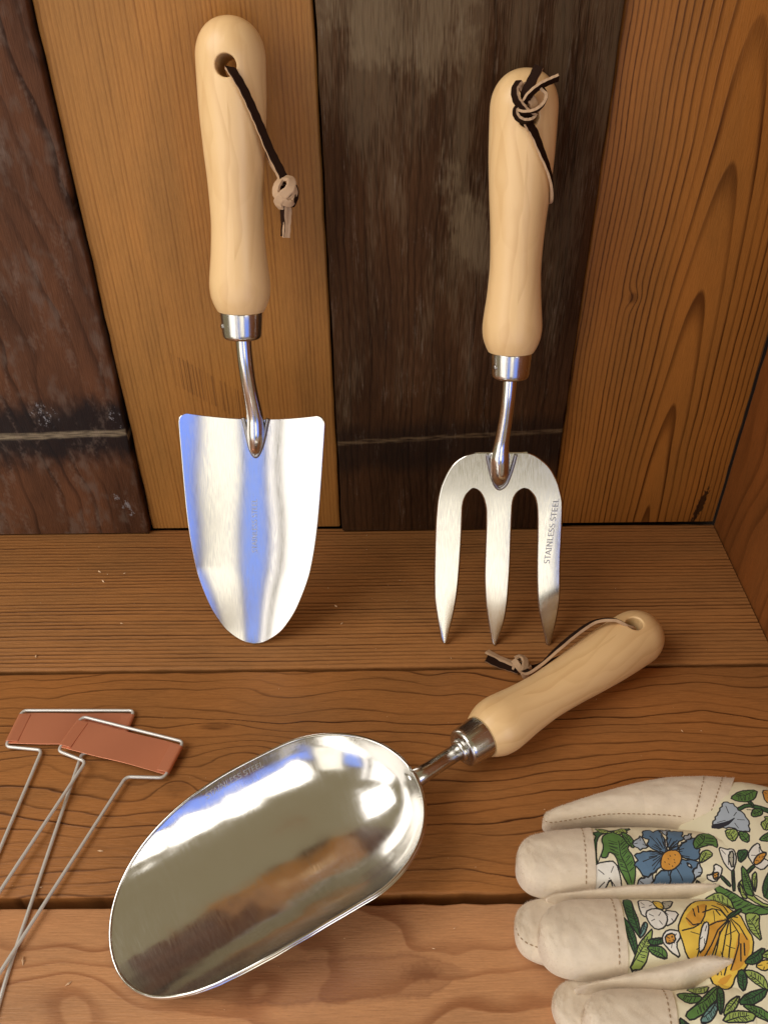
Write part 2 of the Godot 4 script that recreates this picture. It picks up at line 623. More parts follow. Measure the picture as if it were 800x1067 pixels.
func marks_honey(a: float, c: float, col: Color, fibre: float, blot: float) -> Array:
	# little dark checks in a slanting row
	var t := (c + 0.125) / 0.034
	var dark := 0.0
	if t > -0.1 and t < 1.1:
		var cy := 0.1265 - 0.024 * t
		var s := mb.get_noise_1d(c * 900.0)
		if absf(a - cy) < 0.010 + 0.004 * s and s > 0.12:
			dark = 0.55 * smoothstep(0.12, 0.3, s)
	return [col.lerp(Color(0.10, 0.04, 0.015), dark), -0.3 * dark]

func marks_right(a: float, c: float, col: Color, fibre: float, blot: float) -> Array:
	var d := 0.0
	var e := Vector2((a - 0.016) / 0.017, (c - 0.2205 + (a - 0.016) * -0.15) / 0.0028).length() + 0.5 * mb.get_noise_2d(a * 200.0, c * 500.0)
	d = 1.0 - smoothstep(0.7, 1.0, e)
	return [col.lerp(Color(0.02, 0.01, 0.006), d * 0.9), -0.45 * d]

func marks_front(a: float, c: float, col: Color, fibre: float, blot: float) -> Array:
	# red heartwood tongue with a dark rim
	var wv := 0.0022 * ma.get_noise_2d(a * 45.0, 3.0) + 0.0008 * mb.get_noise_2d(a * 220.0, c * 200.0)
	var half := 0.0075 * smoothstep(-0.16, -0.03, a) * (1.0 - smoothstep(0.012, 0.036, a)) + 0.0015
	var mid := -0.1685 - 0.10 * (a + 0.02) * 0.35 + wv
	var q := absf(c - mid) / half
	var inside := (1.0 - smoothstep(0.9, 1.05, q)) * smoothstep(-0.13, -0.10, a) * (1.0 - smoothstep(0.028, 0.042, a))
	var rim := (1.0 - smoothstep(0.03, 0.22, absf(q - 1.0))) * smoothstep(-0.10, -0.05, a) * (1.0 - smoothstep(0.02, 0.034, a))
	var knot := 1.0 - smoothstep(0.3, 1.0, Vector2((a - 0.014) / 0.012, (c + 0.171) / 0.006).length() + 0.3 * mb.get_noise_2d(a * 300.0, c * 300.0))
	var out := col.lerp(Color(0.235, 0.095, 0.045), 0.40 * inside * (0.8 + 0.3 * fibre) + 0.25 * rim)
	out = out.lerp(Color(0.14, 0.045, 0.02), 0.4 * knot)
	return [out, 0.0]

func build_box() -> void:
	var y0 := -0.02
	# floor of three planks, seen from behind (far) to front
	var floor_ := box_node("floor")
	var planks := [
		[-0.475, -0.3462, {"seed": 31, "early": rgb(158, 108, 62), "late": rgb(88, 52, 25), "freq": 330.0, "c0": -0.70, "warp": 0.0014, "warp_along": 3.0, "warp_across": 7.0, "wobble": 0.00025, "strength": 1.0, "sharp": 0.45, "fibre": 0.18, "tone": 0.16, "ring_relief": 0.5, "relief_cm": 0.055, "rough": 0.52}],
		[-0.3437, -0.2068, {"seed": 41, "early": rgb(162, 108, 60), "late": rgb(74, 40, 17), "freq": 150.0, "c0": -0.62, "warp": 0.011, "warp_along": 7.0, "warp_across": 9.0, "strength": 1.0, "sharp": 0.76, "fibre": 0.20, "tone": 0.18, "ring_relief": 0.35, "relief_cm": 0.04, "rough": 0.45,
			"knots": [[-0.095, -0.304, 0.016, 0.004, 1.3, 0.45], [-0.080, -0.286, 0.026, 0.014, 2.2, 0.0], [-0.110, -0.266, 0.012, 0.010, 1.6, 0.2], [-0.20, -0.285, 0.05, 0.016, 1.4, 0.0], [0.155, -0.245, 0.05, 0.016, 1.2, 0.0]]}],
		[-0.2018, -0.0600, {"seed": 51, "early": rgb(200, 146, 102), "late": rgb(146, 90, 54), "freq": 52.0, "c0": -0.50, "warp": 0.030, "warp_along": 8.0, "warp_across": 12.0, "strength": 0.7, "sharp": 0.6, "fibre": 0.12, "tone": 0.20, "ring_relief": 0.2, "relief_cm": 0.03, "rough": 0.36, "spec": 0.5, "marks": marks_front,
			"knots": [[-0.145, -0.164, 0.026, 0.012, 1.6, 0.1]]}],
	]
	for k in planks.size():
		var p: Array = planks[k]
		var lo := Vector3(-0.36, y0, p[0])
		var hi := Vector3(0.2327, 0.0, p[1])
		var m := wood(1536, 384, Vector2(lo.x, lo.z), Vector2(hi.x, hi.z), false, p[2])
		obj("plank", board(lo, hi, 0, 60 + k), m, floor_)
	var under := box_node("base")
	var um := plain(rgb(38, 24, 16), 0.9)
	var ub := BoxMesh.new()
	ub.size = Vector3(0.60, 0.02, 0.46)
	obj("base_panel", ub, um, under).position = Vector3(-0.06, -0.0352, -0.27)
	# back wall of upright boards
	var back := box_node("wall_back")
	var boards := [
		[-0.300, -0.1652, -0.4705, {"seed": 71, "early": rgb(90, 58, 39), "late": rgb(36, 22, 15), "freq": 85.0, "c0": -0.36, "d0": 0.02, "taper": 0.35, "warp": 0.012, "warp_along": 7.0, "warp_across": 10.0, "strength": 0.75, "sharp": 0.6, "fibre": 0.3, "tone": 0.45, "relief_cm": 0.045, "rough": 0.6, "spec": 0.25, "marks": marks_dark_left}],
		[-0.1638, -0.0309, -0.4753, {"seed": 81, "early": rgb(164, 114, 58), "late": rgb(116, 72, 31), "freq": 420.0, "c0": -0.62, "wobble": 0.0002, "warp": 0.0018, "warp_along": 2.0, "warp_across": 5.0, "strength": 0.62, "sharp": 0.3, "fibre": 0.14, "tone": 0.20, "relief_cm": 0.03, "rough": 0.42, "marks": marks_honey}],
		[-0.0296, 0.1160, -0.4705, {"seed": 91, "early": rgb(68, 45, 28), "late": rgb(30, 19, 11), "freq": 260.0, "c0": -0.6, "warp": 0.006, "warp_along": 4.0, "warp_across": 9.0, "strength": 0.6, "sharp": 0.4, "fibre": 0.38, "tone": 0.45, "relief_cm": 0.04, "rough": 0.7, "spec": 0.15, "marks": marks_dark_mid}],
		[0.1172, 0.2330, -0.4753, {"seed": 105, "early": rgb(156, 100, 44), "late": rgb(80, 42, 13), "freq": 178.0, "dense": 1500.0, "c0": 0.186, "d0": 0.0042, "taper": 0.0600, "wobble": 0.0002, "warp": 0.0040, "warp_along": 3.5, "warp_across": 3.0, "ring_base": 0.9, "strength": 0.95, "sharp": 0.58, "fibre": 0.14, "tone": 0.16, "relief_cm": 0.03, "rough": 0.42, "marks": marks_right,
			"knots": [[0.173, 0.147, 0.006, 0.005, 0.9, 0.5]]}],
	]
	for k in boards.size():
		var b: Array = boards[k]
		var lo := Vector3(b[0], 0.0012 if k != 3 else 0.0020, -0.495)
		var hi := Vector3(b[1], 0.70, b[2])
		var m := wood(448, 2048, Vector2(lo.x, lo.y), Vector2(hi.x, hi.y), true, b[3])
		obj("board", board(lo, hi, 1, 80 + k), m, back)
	var bm2 := BoxMesh.new()
	bm2.size = Vector3(0.60, 0.74, 0.012)
	obj("backing", bm2, um, back).position = Vector3(-0.04, 0.345, -0.5025)
	# the right side of the box
	var side := box_node("wall_right")
	var slo := Vector3(0.2336, -0.02, -0.4750)
	var shi := Vector3(0.2516, 0.70, -0.1500)
	var smat := wood(512, 960, Vector2(slo.z, slo.y), Vector2(shi.z, shi.y), true, {"seed": 121, "early": rgb(134, 80, 38), "late": rgb(90, 50, 21), "freq": 70.0, "c0": -0.75, "warp": 0.02, "warp_along": 4.0, "warp_across": 7.0, "strength": 0.6, "sharp": 0.5, "fibre": 0.14, "tone": 0.2, "relief_cm": 0.03, "rough": 0.45})
	obj("board", board(slo, shi, 2, 99), smat, side)

# ---------------------------------------------------------------- tools
const HOLE_Y := 0.1134
const HOLE_R := 0.0049
const GRIP_LEN := 0.1352
var grip_mesh: ArrayMesh
var ferrule_mesh: ArrayMesh
const GRIP_TAB := [[0.0, 0.0120], [0.003, 0.0136], [0.008, 0.0152], [0.013, 0.0156], [0.020, 0.0150], [0.030, 0.0139], [0.045, 0.0131], [0.060, 0.0136], [0.080, 0.0151], [0.100, 0.0162], [0.116, 0.0164], [0.14, 0.0164]]

func grip_r(y: float) -> float:
	var r := curve(GRIP_TAB, y)
	var c := 0.1170
	if y > c:
		r *= pow(maxf(0.0, 1.0 - pow((y - c) / (GRIP_LEN - c), 2.15)), 1.0 / 2.15)
	return r

func grip_at(theta: float, y: float) -> Vector3:
	var r := grip_r(y)
	return Vector3(r * sin(theta), y, r * cos(theta))

func make_grip() -> void:
	var st := begin()
	var sides := 64
	var half := 6
	var pr := 0.0095
	var ys := []
	var y_lo := HOLE_Y - pr
	var y_hi := HOLE_Y + pr
	for k in 44:
		ys.append(y_lo * k / 44.0)
	var i_lo := ys.size()
	for k in 13:
		ys.append(lerpf(y_lo, y_hi, k / 12.0))
	var i_hi := ys.size() - 1
	for k in range(1, 25):
		ys.append(y_hi + (GRIP_LEN - y_hi) * sin(PI / 2 * k / 24.0))
	for i in ys.size() - 1:
		for k in sides:
			var kk := k if k < sides / 2 else k - sides
			var front := kk >= -half and kk < half
			var kb := (k + sides / 2) % sides
			var kbb := kb if kb < sides / 2 else kb - sides
			var backp := kbb >= -half and kbb < half
			if (front or backp) and i >= i_lo and i < i_hi:
				continue
			var t0 := TAU * k / sides
			var t1 := TAU * (k + 1) / sides
			var mid := (t0 + t1) / 2
			quad(st, grip_at(t0, ys[i]), grip_at(t1, ys[i]), grip_at(t1, ys[i + 1]), grip_at(t0, ys[i + 1]), Vector3(sin(mid), 0.0 if i < ys.size() - 8 else 0.6, cos(mid)))
	# base disc
	st.set_smooth_group(3)
	for k in sides:
		tri(st, Vector3.ZERO, grip_at(TAU * k / sides, 0), grip_at(TAU * (k + 1) / sides, 0), Vector3.DOWN)
	# the hole: a patch between the square gap in the grid and the round mouth, front and back, and the bore
	var ring := []
	for k in range(-half, half):
		ring.append(Vector2(TAU * k / sides, y_lo))
	for k in 12:
		ring.append(Vector2(TAU * half / sides, lerpf(y_lo, y_hi, k / 12.0)))
	for k in range(half, -half, -1):
		ring.append(Vector2(TAU * k / sides, y_hi))
	for k in 12:
		ring.append(Vector2(-TAU * half / sides, lerpf(y_hi, y_lo, k / 12.0)))
	var n := ring.size()
	var mouths := []
	for s in [1.0, -1.0]:
		var prev := []
		for step in 10:
			var cur := []
			for q in ring:
				var r0 := grip_r(q.y)
				var phi := atan2(q.y - HOLE_Y, r0 * q.x)
				if step <= 7:
					var hx := HOLE_R * 1.12 * cos(phi)
					var hy := HOLE_Y + HOLE_R * 1.12 * sin(phi)
					var th := asin(hx / grip_r(hy))
					var t := step / 7.0
					var pt := grip_at(lerpf(q.x, th, t), lerpf(q.y, hy, t))
					cur.append(Vector3(pt.x, pt.y, pt.z * s))
				else:
					var f: float = [1.04, 1.0][step - 8]
					var x := HOLE_R * f * cos(phi)
					var y := HOLE_Y + HOLE_R * f * sin(phi)
					var z: float = sqrt(maxf(0, pow(grip_r(y), 2) - x * x)) - [0.0002, 0.0009][step - 8]
					cur.append(Vector3(x, y, z * s))
			if step > 0:
				st.set_smooth_group(0)
				for k in n:
					var k2 := (k + 1) % n
					quad(st, prev[k], prev[k2], cur[k2], cur[k], Vector3((prev[k].x + prev[k2].x) * 6, 0, s * 0.2))
			prev = cur
		mouths.append(prev)
	st.set_smooth_group(5)
	for k in n:
		var k2 := (k + 1) % n
		var c := Vector3(0, HOLE_Y, 0)
		var inw: Vector3 = c - (mouths[0][k] + mouths[0][k2]) * 0.5
		inw.z = 0
		quad(st, mouths[0][k], mouths[0][k2], mouths[1][k2], mouths[1][k], inw)
	grip_mesh = done(st)
	var fs := begin()
	lathe(fs, [Vector2(0.0, -0.0144), Vector2(0.0082, -0.0144), Vector2(0.0092, -0.0142), Vector2(0.0099, -0.0136), Vector2(0.0103, -0.0126), Vector2(0.0105, -0.0112), Vector2(0.0110, -0.004), Vector2(0.0112, -0.0008), Vector2(0.0111, 0.0001), Vector2(0.0100, 0.0001)], 56)
	ferrule_mesh = done(fs)

# wooden grip with its steel ferrule; the grip's foot is the origin of XF, +y its end, +z the mouth of its hole
func grip(parent: Node3D, xf: Transform3D, pin_turn: float) -> void:
	if grip_mesh == null:
		make_grip()
	obj("handle", grip_mesh, M.handle, parent).transform = xf
	var f := obj("ferrule", ferrule_mesh, M.steel_satin, parent)
	f.transform = xf
	var ps := begin()
	lathe(ps, [Vector2(0.0015, -0.001), Vector2(0.0015, 0.0003), Vector2(0.0011, 0.0007), Vector2(0.0005, 0.0009), Vector2(0.0, 0.0009)], 16)
	var p := obj("pin", done(ps), M.weld, f)
	p.transform = Transform3D(Basis(Vector3.UP, pin_turn) * Basis(Vector3.RIGHT, PI / 2), Basis(Vector3.UP, pin_turn) * Vector3(0, -0.0072, 0.0107))

# metal sheet over a grid of points; its front looks along HINT
func sheet(st: SurfaceTool, P: Array, th: float, hint: Callable, walls := [true, true, true, true], right_until := 100000, left_until := 100000) -> void:
	var ni := P.size()
	var nj: int = P[0].size()
	var B := []
	for i in ni:
		var row := []
		for j in nj:
			var du: Vector3 = P[mini(i + 1, ni - 1)][j] - P[maxi(i - 1, 0)][j]
			var dv: Vector3 = P[i][mini(j + 1, nj - 1)] - P[i][maxi(j - 1, 0)]
			var nn := du.cross(dv)
			var h: Vector3 = hint.call(P[i][j])
			nn = nn.normalized() if nn.length() > 1e-12 else h.normalized()
			if nn.dot(h) < 0:
				nn = -nn
			if nn.dot(h) < 0.15 * h.length():
				nn = h.normalized()
			row.append(P[i][j] - nn * th)
		B.append(row)
	for i in ni - 1:
		for j in nj - 1:
			var h: Vector3 = hint.call(P[i][j])
			st.set_smooth_group(0)
			quad(st, P[i][j], P[i][j + 1], P[i + 1][j + 1], P[i + 1][j], h)
			st.set_smooth_group(1)
			quad(st, B[i][j], B[i][j + 1], B[i + 1][j + 1], B[i + 1][j], -h)
	st.set_smooth_group(2)
	for e in [[0, walls[0]], [ni - 1, walls[1]]]:
		if e[1]:
			var i: int = e[0]
			var i2 := 1 if i == 0 else ni - 2
			for j in nj - 1:
				var o0: Vector3 = (P[i][j] - P[i2][j]).normalized() * (th * 0.42)
				var o1: Vector3 = (P[i][j + 1] - P[i2][j + 1]).normalized() * (th * 0.42)
				var e0: Vector3 = P[i][j].lerp(B[i][j], 0.16) + o0
				var e1: Vector3 = P[i][j + 1].lerp(B[i][j + 1], 0.16) + o1
				quad(st, P[i][j], P[i][j + 1], e1, e0, o0)
				quad(st, e0, e1, B[i][j + 1], B[i][j], o0)
	for e in [[0, walls[2]], [nj - 1, walls[3]]]:
		if e[1]:
			var j: int = e[0]
			var j2 := 1 if j == 0 else nj - 2
			for i in ni - 1:
				if i >= (left_until if j == 0 else right_until):
					continue
				var out: Vector3 = P[i + 1][j] - P[i + 1][j2]
				var o0: Vector3 = (P[i][j] - P[i][j2]).normalized() * (th * 0.42)
				var o1 := out.normalized() * (th * 0.42)
				var e0: Vector3 = P[i][j].lerp(B[i][j], 0.16) + o0
				var e1: Vector3 = P[i + 1][j].lerp(B[i + 1][j], 0.16) + o1
				quad(st, P[i][j], P[i + 1][j], e1, e0, out)
				quad(st, e0, e1, B[i + 1][j], B[i][j], out)

func front_hint(_p: Vector3) -> Vector3:
	return Vector3.BACK

const BLADE_TAB := [[0.0, 0.0], [0.0006, 0.0035], [0.0025, 0.0078], [0.006, 0.0127], [0.0115, 0.0178], [0.028, 0.0265], [0.0535, 0.0338], [0.084, 0.0373], [0.119, 0.0390], [0.144, 0.0398], [0.2, 0.0398]]

func blade_point(v: float, t: float) -> Vector3:
	var y := v * 0.1440
	var w := curve(BLADE_TAB, y)
	if y > 0.1400:
		w -= 0.004 * (1.0 - sqrt(maxf(0.0, 1.0 - pow((y - 0.1400) / 0.0040, 2))))
	var x := t * w
	var yy := v * (0.1420 + 0.0048 * t * t)
	# dished across, a little flatter along the middle
	var z := 5.3 * x * x * (1.6 - 0.6 * minf(1.0, y / 0.05)) + 0.0090 * (pow(1.0 - v, 2.5) - 1.0) + 0.0022 * (pow(1.0 - v, 8.0) - 1.0)
	z += 0.00030 * gs.get_noise_2d(x * 18.0 + 3.0, y * 11.0)
	return Vector3(x + 0.0034 * pow(v, 1.2), yy + 0.3 * (z - 5.3 * x * x), z)

func build_trowel() -> void:
	var t := thing("garden_trowel", "steel hand trowel with broad blade leaning against the honey-coloured board", "trowel", Vector3(-0.0801, 0.0012, -0.3647), Basis(Vector3(0.99950, -0.03029, 0.00890), Vector3(0.03157, 0.95897, -0.28174), Vector3(0.0, 0.28188, 0.95945)))
	var st := begin()
	var P := []
	for i in 73:
		var v := float(i) / 72
		v = v * v * (0.55 + 0.45 * v) if v < 0.0 else pow(v, 1.35)
		if i > 60:
			v = lerpf(pow(60.0 / 72, 1.35), 1.0, sin(PI / 2 * (i - 60) / 12.0))
		var row := []
		for j in 49:
			row.append(blade_point(v, j / 24.0 - 1.0))
		P.append(row)
	sheet(st, P, 0.0014, front_hint)
	var blade := obj("blade", done(st), M.steel, t)
	letters("lettering", "STAINLESS STEEL", 0.034, 0.0030, 0.00012, func(u: float, h: float): return [blade_point((0.0600 + u) / 0.142, 0.0) + Vector3(0.0015 - h, 0, 0.00012), Vector3.BACK], M.lettering, blade)
	# neck, forged out to a tongue that is welded to the blade
	var path := smooth_path(v3s([1.0, 194, 0, 1.0, 187, 0.0, 1.4, 175, -0.82, 2.3, 161.5, -3.55, 3.6, 148.5, -7.11, 4.4, 139.5, -9, 4.3, 130, -9.3, 3.9, 123, -10, 3.7, 119, -10.6]), 6)
	var rad := []
	for k in path.size():
		rad.append(curve([[0.0, 0.0043], [0.35, 0.0041], [0.6, 0.0046], [0.72, 0.0049], [0.85, 0.0040], [0.95, 0.0028], [1.0, 0.0012]], float(k) / (path.size() - 1)))
	var ns := begin()
	tube(ns, path, rad, 24)
	obj("neck", done(ns), M.steel, t)
	var ws := begin()
	tube(ws, smooth_path(v3s([-2.6, 139.8, -10.7, -1.6, 135, -10.7, -0.4, 128, -10.7, 1.2, 121, -10.6, 3.7, 117.2, -10.5, 6.4, 121, -10.5, 8.6, 128, -10.4, 10.2, 135, -10.3, 11.4, 139.8, -10.1]), 6), 0.0012, 10)
	obj("weld_seam", done(ws), M.weld, t)
	grip(t, Transform3D(Basis(), Vector3(0.0004, 0.2010, 0)), deg_to_rad(-58))
	# leather cord: out of the hole, over the grip's edge, knotted, back round behind
	var cs := begin()
	strap(cs, smooth_path(v3s([1, 313.5, 4, 1.5, 313.4, 12, 3.6, 311.8, 17.2, 8.0, 304.9, 17.2, 11.6, 297.0, 15.4, 14.9, 289.0, 13.2, 19.0, 278.7, 11.0, 23.3, 270.4, 10.0, 25.6, 265.5, 9.8]), 6), [Vector3(0.2, 0.9, 0.5), Vector3(0.35, 0.5, 0.9), Vector3(0.55, 0.1, 0.9), Vector3(0.6, 0, 0.9), Vector3(0.5, 0, 0.9)], 0.0042, 0.0016)
	strap(cs, smooth_path(v3s([25.0, 263.5, 9.0, 21.6, 269.0, 7.0, 18.2, 274.0, 2.5, 15.2, 281.0, -5, 9.0, 296.0, -12.8, 3.0, 309.0, -13.8, 0.2, 313.4, -11.0, 0.0, 313.5, -2]), 6), [Vector3(0.9, 0.4, 0.3), Vector3(0.8, 0.2, -0.5), Vector3(0.5, 0, -1), Vector3(0, 0.4, -1)], 0.0038, 0.0016)
	# the two ends below the knot
	strap(cs, smooth_path(v3s([25.4, 257.0, 10.0, 24.6, 251.0, 10.0, 24.8, 245.0, 9.6, 24.4, 239.6, 9.8]), 5), [Vector3(-0.9, 0, 0.6)], 0.0044, 0.0017)
	strap(cs, smooth_path(v3s([26.4, 257.0, 9.0, 26.6, 250.5, 9.2, 26.2, 245.0, 10.2, 25.8, 239.2, 10.4]), 5), [Vector3(-0.4, 0, -0.9)], 0.0038, 0.0015)
	var cord := obj("leather_cord", done(cs), M.leather, t)
	obj("knot", tight_knot(Vector3(0.0258, 0.2600, 0.0098), Basis(Vector3.BACK, 0.15), 1.3), M.leather, cord)

# small overhand knot, about 7 mm wide and 11 mm high
func tight_knot(at: Vector3, turn: Basis, k: float) -> ArrayMesh:
	var st := begin()
	for w in [[v3s([0.8, 5.2, 0.6, 3.0, 4.2, 1.6, 2.2, 1.4, 3.2, -1.6, -1.2, 3.2, -3.2, -3.2, 1.4, -2.4, -5.2, 0.2]), 0.0034, false], [v3s([-0.6, 5.0, 0.0, -2.4, 3.0, 1.8, -3.2, 0.2, 2.4, -1.0, -2.6, 2.8, 1.6, -3.8, 2.0, 3.0, -2.0, 0.6]), 0.0032, false], [v3s([2.2, 4.4, -1.6, 3.9, 1.2, 0.2, 3.4, -2.2, 0.8, 1.4, -5.0, 0.2]), 0.0030, true], [v3s([-2.6, 3.0, -1.2, 0, 2.0, -2.6, 2.8, 0.0, -2.2, 1.0, -3.4, -1.4, -1.6, -4.0, -0.8]), 0.0034, false], [v3s([1.8, 2.8, 2.0, 3.6, 0.6, 1.6, 2.6, -1.8, 1.8, 0.0, -2.8, 2.2]), 0.0026, false]]:
		var pts := []
		var faces := []
		for p in w[0]:
			pts.append(at + turn * (p * k))
			faces.append(turn * (p * k + Vector3(0, 0, 0.0015)))
		strap(st, smooth_path(pts, 6), faces, w[1] * k, 0.0013 * k, w[2])
	return done(st)

const TINE_L := [[[1.2, -31.0], [2.4, -31.5], [8, -32.5], [18.6, -34.4], [31.6, -36.0], [47.4, -36.3], [72, -36.2], [90, -35.4], [100, -33.9], [107.4, -31.4], [113, -28.6], [117.5, -24.6], [120.3, -20], [121.6, -15.61]], [[1.2, -29.8], [2.4, -29.4], [8, -28.5], [18.6, -26.2], [34.7, -23.9], [53.6, -22.8], [72, -22.3], [88, -22.2], [93, -21.6], [96.5, -20.3], [99, -18.4], [100.5, -16.8], [101, -15.6], [122, -15.6]]]
const TINE_M := [[[0, -0.55], [1.4, -1.0], [6, -1.7], [15.2, -3.3], [31.5, -5.5], [47, -6.3], [72, -6.4], [86, -6.9], [92.9, -8.4], [97, -10.2], [99.4, -12.2], [100.6, -14.2], [101, -15.6], [122, -15.6]], [[0, 0.55], [1.4, 1.0], [6, 2.3], [18.5, 5.4], [31.5, 6.6], [53.6, 7.1], [78, 6.8], [90, 6.7], [94, 7.2], [97.5, 8.6], [99.6, 10.6], [100.6, 12.3], [101, 13.9], [122, 13.9]]]
const TINE_R := [[[-0.6, 32.2], [1.0, 31.8], [5, 31.1], [11.9, 29.5], [28.2, 26.3], [47.3, 24.9], [71.9, 23.9], [86, 22.9], [91.6, 21.9], [95.5, 20.5], [98.3, 18.4], [100.3, 16.0], [101, 13.9], [122, 13.9]], [[-0.6, 33.4], [1.0, 33.8], [5, 34.4], [15.2, 36.3], [31.4, 37.8], [53.5, 37.0], [71.9, 36.6], [89.8, 35.8], [101.5, 32.9], [107, 30.4], [113, 26.5], [118, 21], [120.3, 17.3], [121.6, 13.91]]]

func fork_z(x: float, y: float) -> float:
	var v := clampf(y / 0.122, 0, 1)
	return 0.0115 * (pow(1.0 - v, 2) - 1.0) + 0.0016 * (pow(1.0 - v, 8.0) - 1.0) + 0.0050 * v * v + 0.15 * x * x

func build_fork() -> void:
	var t := thing("garden_fork", "steel three-pronged hand fork leaning against the dark weathered board", "garden fork", Vector3(0.0663, 0.0012, -0.3618), Basis(Vector3(0.99995, -0.00966, 0.00299), Vector3(0.01011, 0.95512, -0.29604), Vector3(0.0, 0.29605, 0.95517)))
	var st := begin()
	for col in [TINE_L, TINE_M, TINE_R]:
		var y0: float = col[0][0][0]
		var ys := []
		for k in 10:
			ys.append(y0 + 6.0 * pow(k / 10.0, 1.6))
		for k in 40:
			ys.append(lerpf(y0 + 6.0, 92.0, k / 40.0))
		for k in 22:
			ys.append(92.0 + 9.0 * sin(PI / 2 * k / 22.0))
		var upto := ys.size()
		for k in 25:
			ys.append(101.0 + 20.6 * sin(PI / 2 * k / 24.0))
		var P := []
		for y in ys:
			var a := curve(col[0], y)
			var b := curve(col[1], y)
			var row := []
			for j in 11:
				var x := lerpf(a, b, j / 10.0) * 0.001
				# each tine is faintly crowned
				var cr := 0.0 if y > 100.0 else 0.00015 * (1.0 - pow(j / 5.0 - 1.0, 2)) * (1.0 - smoothstep(70.0, 100.0, y))
				var z := fork_z(x, y * 0.001)
				row.append(Vector3(x, y * 0.001 + 0.3 * z, z + cr))
			P.append(row)
		sheet(st, P, 0.0022, front_hint, [true, true, true, true], upto if col != TINE_R else 100000, upto if col != TINE_L else 100000)
	var head := obj("fork_head", done(st), M.steel, t)
	letters("lettering", "STAINLESS STEEL", 0.041, 0.0034, 0.00006, func(u: float, h: float): return [Vector3(0.0300 - h + 0.0012 + u * 0.075, 0.0530 + u + 0.3 * fork_z(0.030, 0.053 + u), fork_z(0.030, 0.053 + u) + 0.0004), Vector3.BACK], M.lettering, head)
	var path := smooth_path(v3s([0.4, 172, 0, 0.4, 164, 0.0, 0.2, 153, -0.74, -0.4, 140, -2.96, -1.4, 127, -5.43, -1.8, 118.5, -6.41, -1.4, 110.5, -7.8, -0.9, 103.5, -9.6, -0.6, 99.5, -11]), 6)
	var rad := []
	for k in path.size():
		rad.append(curve([[0.0, 0.0041], [0.3, 0.0038], [0.5, 0.0042], [0.66, 0.0056], [0.78, 0.0056], [0.9, 0.0040], [1.0, 0.0016]], float(k) / (path.size() - 1)))
	var ns := begin()
	tube(ns, path, rad, 24)
	obj("neck", done(ns), M.steel, t)
	var ws := begin()
	tube(ws, smooth_path(v3s([-9, 119, -7.6, -7.6, 112.4, -7.9, -5.6, 105.5, -8.4, -3.2, 99.8, -8.9, -0.6, 97.6, -9.1, 2.6, 100, -8.9, 4.6, 105.5, -8.4, 6.2, 112.4, -7.9, 7.4, 118.8, -7.6]), 6), 0.0010, 10)
	obj("weld_seam", done(ws), M.weld, t)
	grip(t, Transform3D(Basis(), Vector3(0.0002, 0.1788, 0)), deg_to_rad(-55))
	# leather cord, tied in a loose knot over the mouth of the hole
	var cs := begin()
	strap(cs, smooth_path(v3s([-1.0, 290.5, 20, -0.2, 288.6, 19.6, 2.8, 285.0, 18.6, 7.0, 277.0, 17.0, 11.0, 269.8, 14.5, 14.0, 262.5, 10.5, 15.3, 255.5, 4.0, 14.0, 258.0, -4.5, 9.0, 272.0, -13.0, 3.5, 286.0, -15.8, 0.4, 292.0, -12.0, 0.2, 292.6, -2]), 6), [Vector3(0.4, 0.6, 0.8), Vector3(0.6, 0, 0.9), Vector3(0.9, 0, 0.5), Vector3(1, 0, 0), Vector3(0.5, 0, -0.9), Vector3(0, 0.2, -1), Vector3(0, 0.4, -1)], 0.0042, 0.0016)
	strap(cs, smooth_path(v3s([-2.6, 297.0, 17, -2.4, 292.6, 14, -1.6, 291.8, 6, -0.8, 292.0, -2]), 5), [Vector3(0, -0.6, 0.9)], 0.0038, 0.0015)
	var cord := obj("leather_cord", done(cs), M.leather, t)
	var ks := begin()
	# upright end
	strap(ks, smooth_path(v3s([-2.2, 298.6, 21.2, -2.6, 302.0, 22.2, -0.4, 306.4, 22.4, 2.6, 312.6, 22.4]), 6), [Vector3(-0.35, 0, 1)], 0.0044, 0.0016)
	# end that bends to the right
	strap(ks, smooth_path(v3s([-3.0, 297.4, 22.2, -0.6, 301.4, 23.4, 3.6, 304.6, 23.4, 8.0, 306.6, 22.8, 11.6, 308.0, 22.6]), 6), [Vector3(0.4, -0.9, 0.5)], 0.0046, 0.0016)
	# left loop running down and across
	strap(ks, smooth_path(v3s([-5.6, 306.6, 20.4, -7.6, 303.4, 21.6, -7.0, 299.2, 23.0, -4.6, 296.0, 23.8, -1.6, 293.6, 23.4, 1.6, 292.2, 22.0]), 6), [Vector3(-0.9, 0, 0.5), Vector3(-0.8, -0.4, 0.5), Vector3(-0.7, -0.7, 0.4)], 0.0046, 0.0016)
	# right loop sweeping under
	strap(ks, smooth_path(v3s([4.4, 304.2, 21.0, 6.6, 300.8, 22.2, 5.2, 297.0, 23.8, 1.6, 294.2, 24.6, -2.4, 293.2, 24.2, -5.0, 293.6, 22.2]), 6), [Vector3(0.9, -0.2, 0.4), Vector3(0.6, -0.8, 0.3), Vector3(0.1, -1, 0.3), Vector3(-0.3, -0.9, 0.4)], 0.0044, 0.0016)
	# small turn at the foot of the knot
	strap(ks, smooth_path(v3s([-4.2, 297.0, 20.4, -6.8, 294.6, 21.4, -6.0, 291.6, 22.4, -3.0, 290.0, 22.8, 0.4, 290.4, 22.6, 2.2, 292.4, 21.8]), 6), [Vector3(-0.9, 0, 0.4), Vector3(-0.6, -0.8, 0.3), Vector3(0, -1, 0.3)], 0.0044, 0.0016)
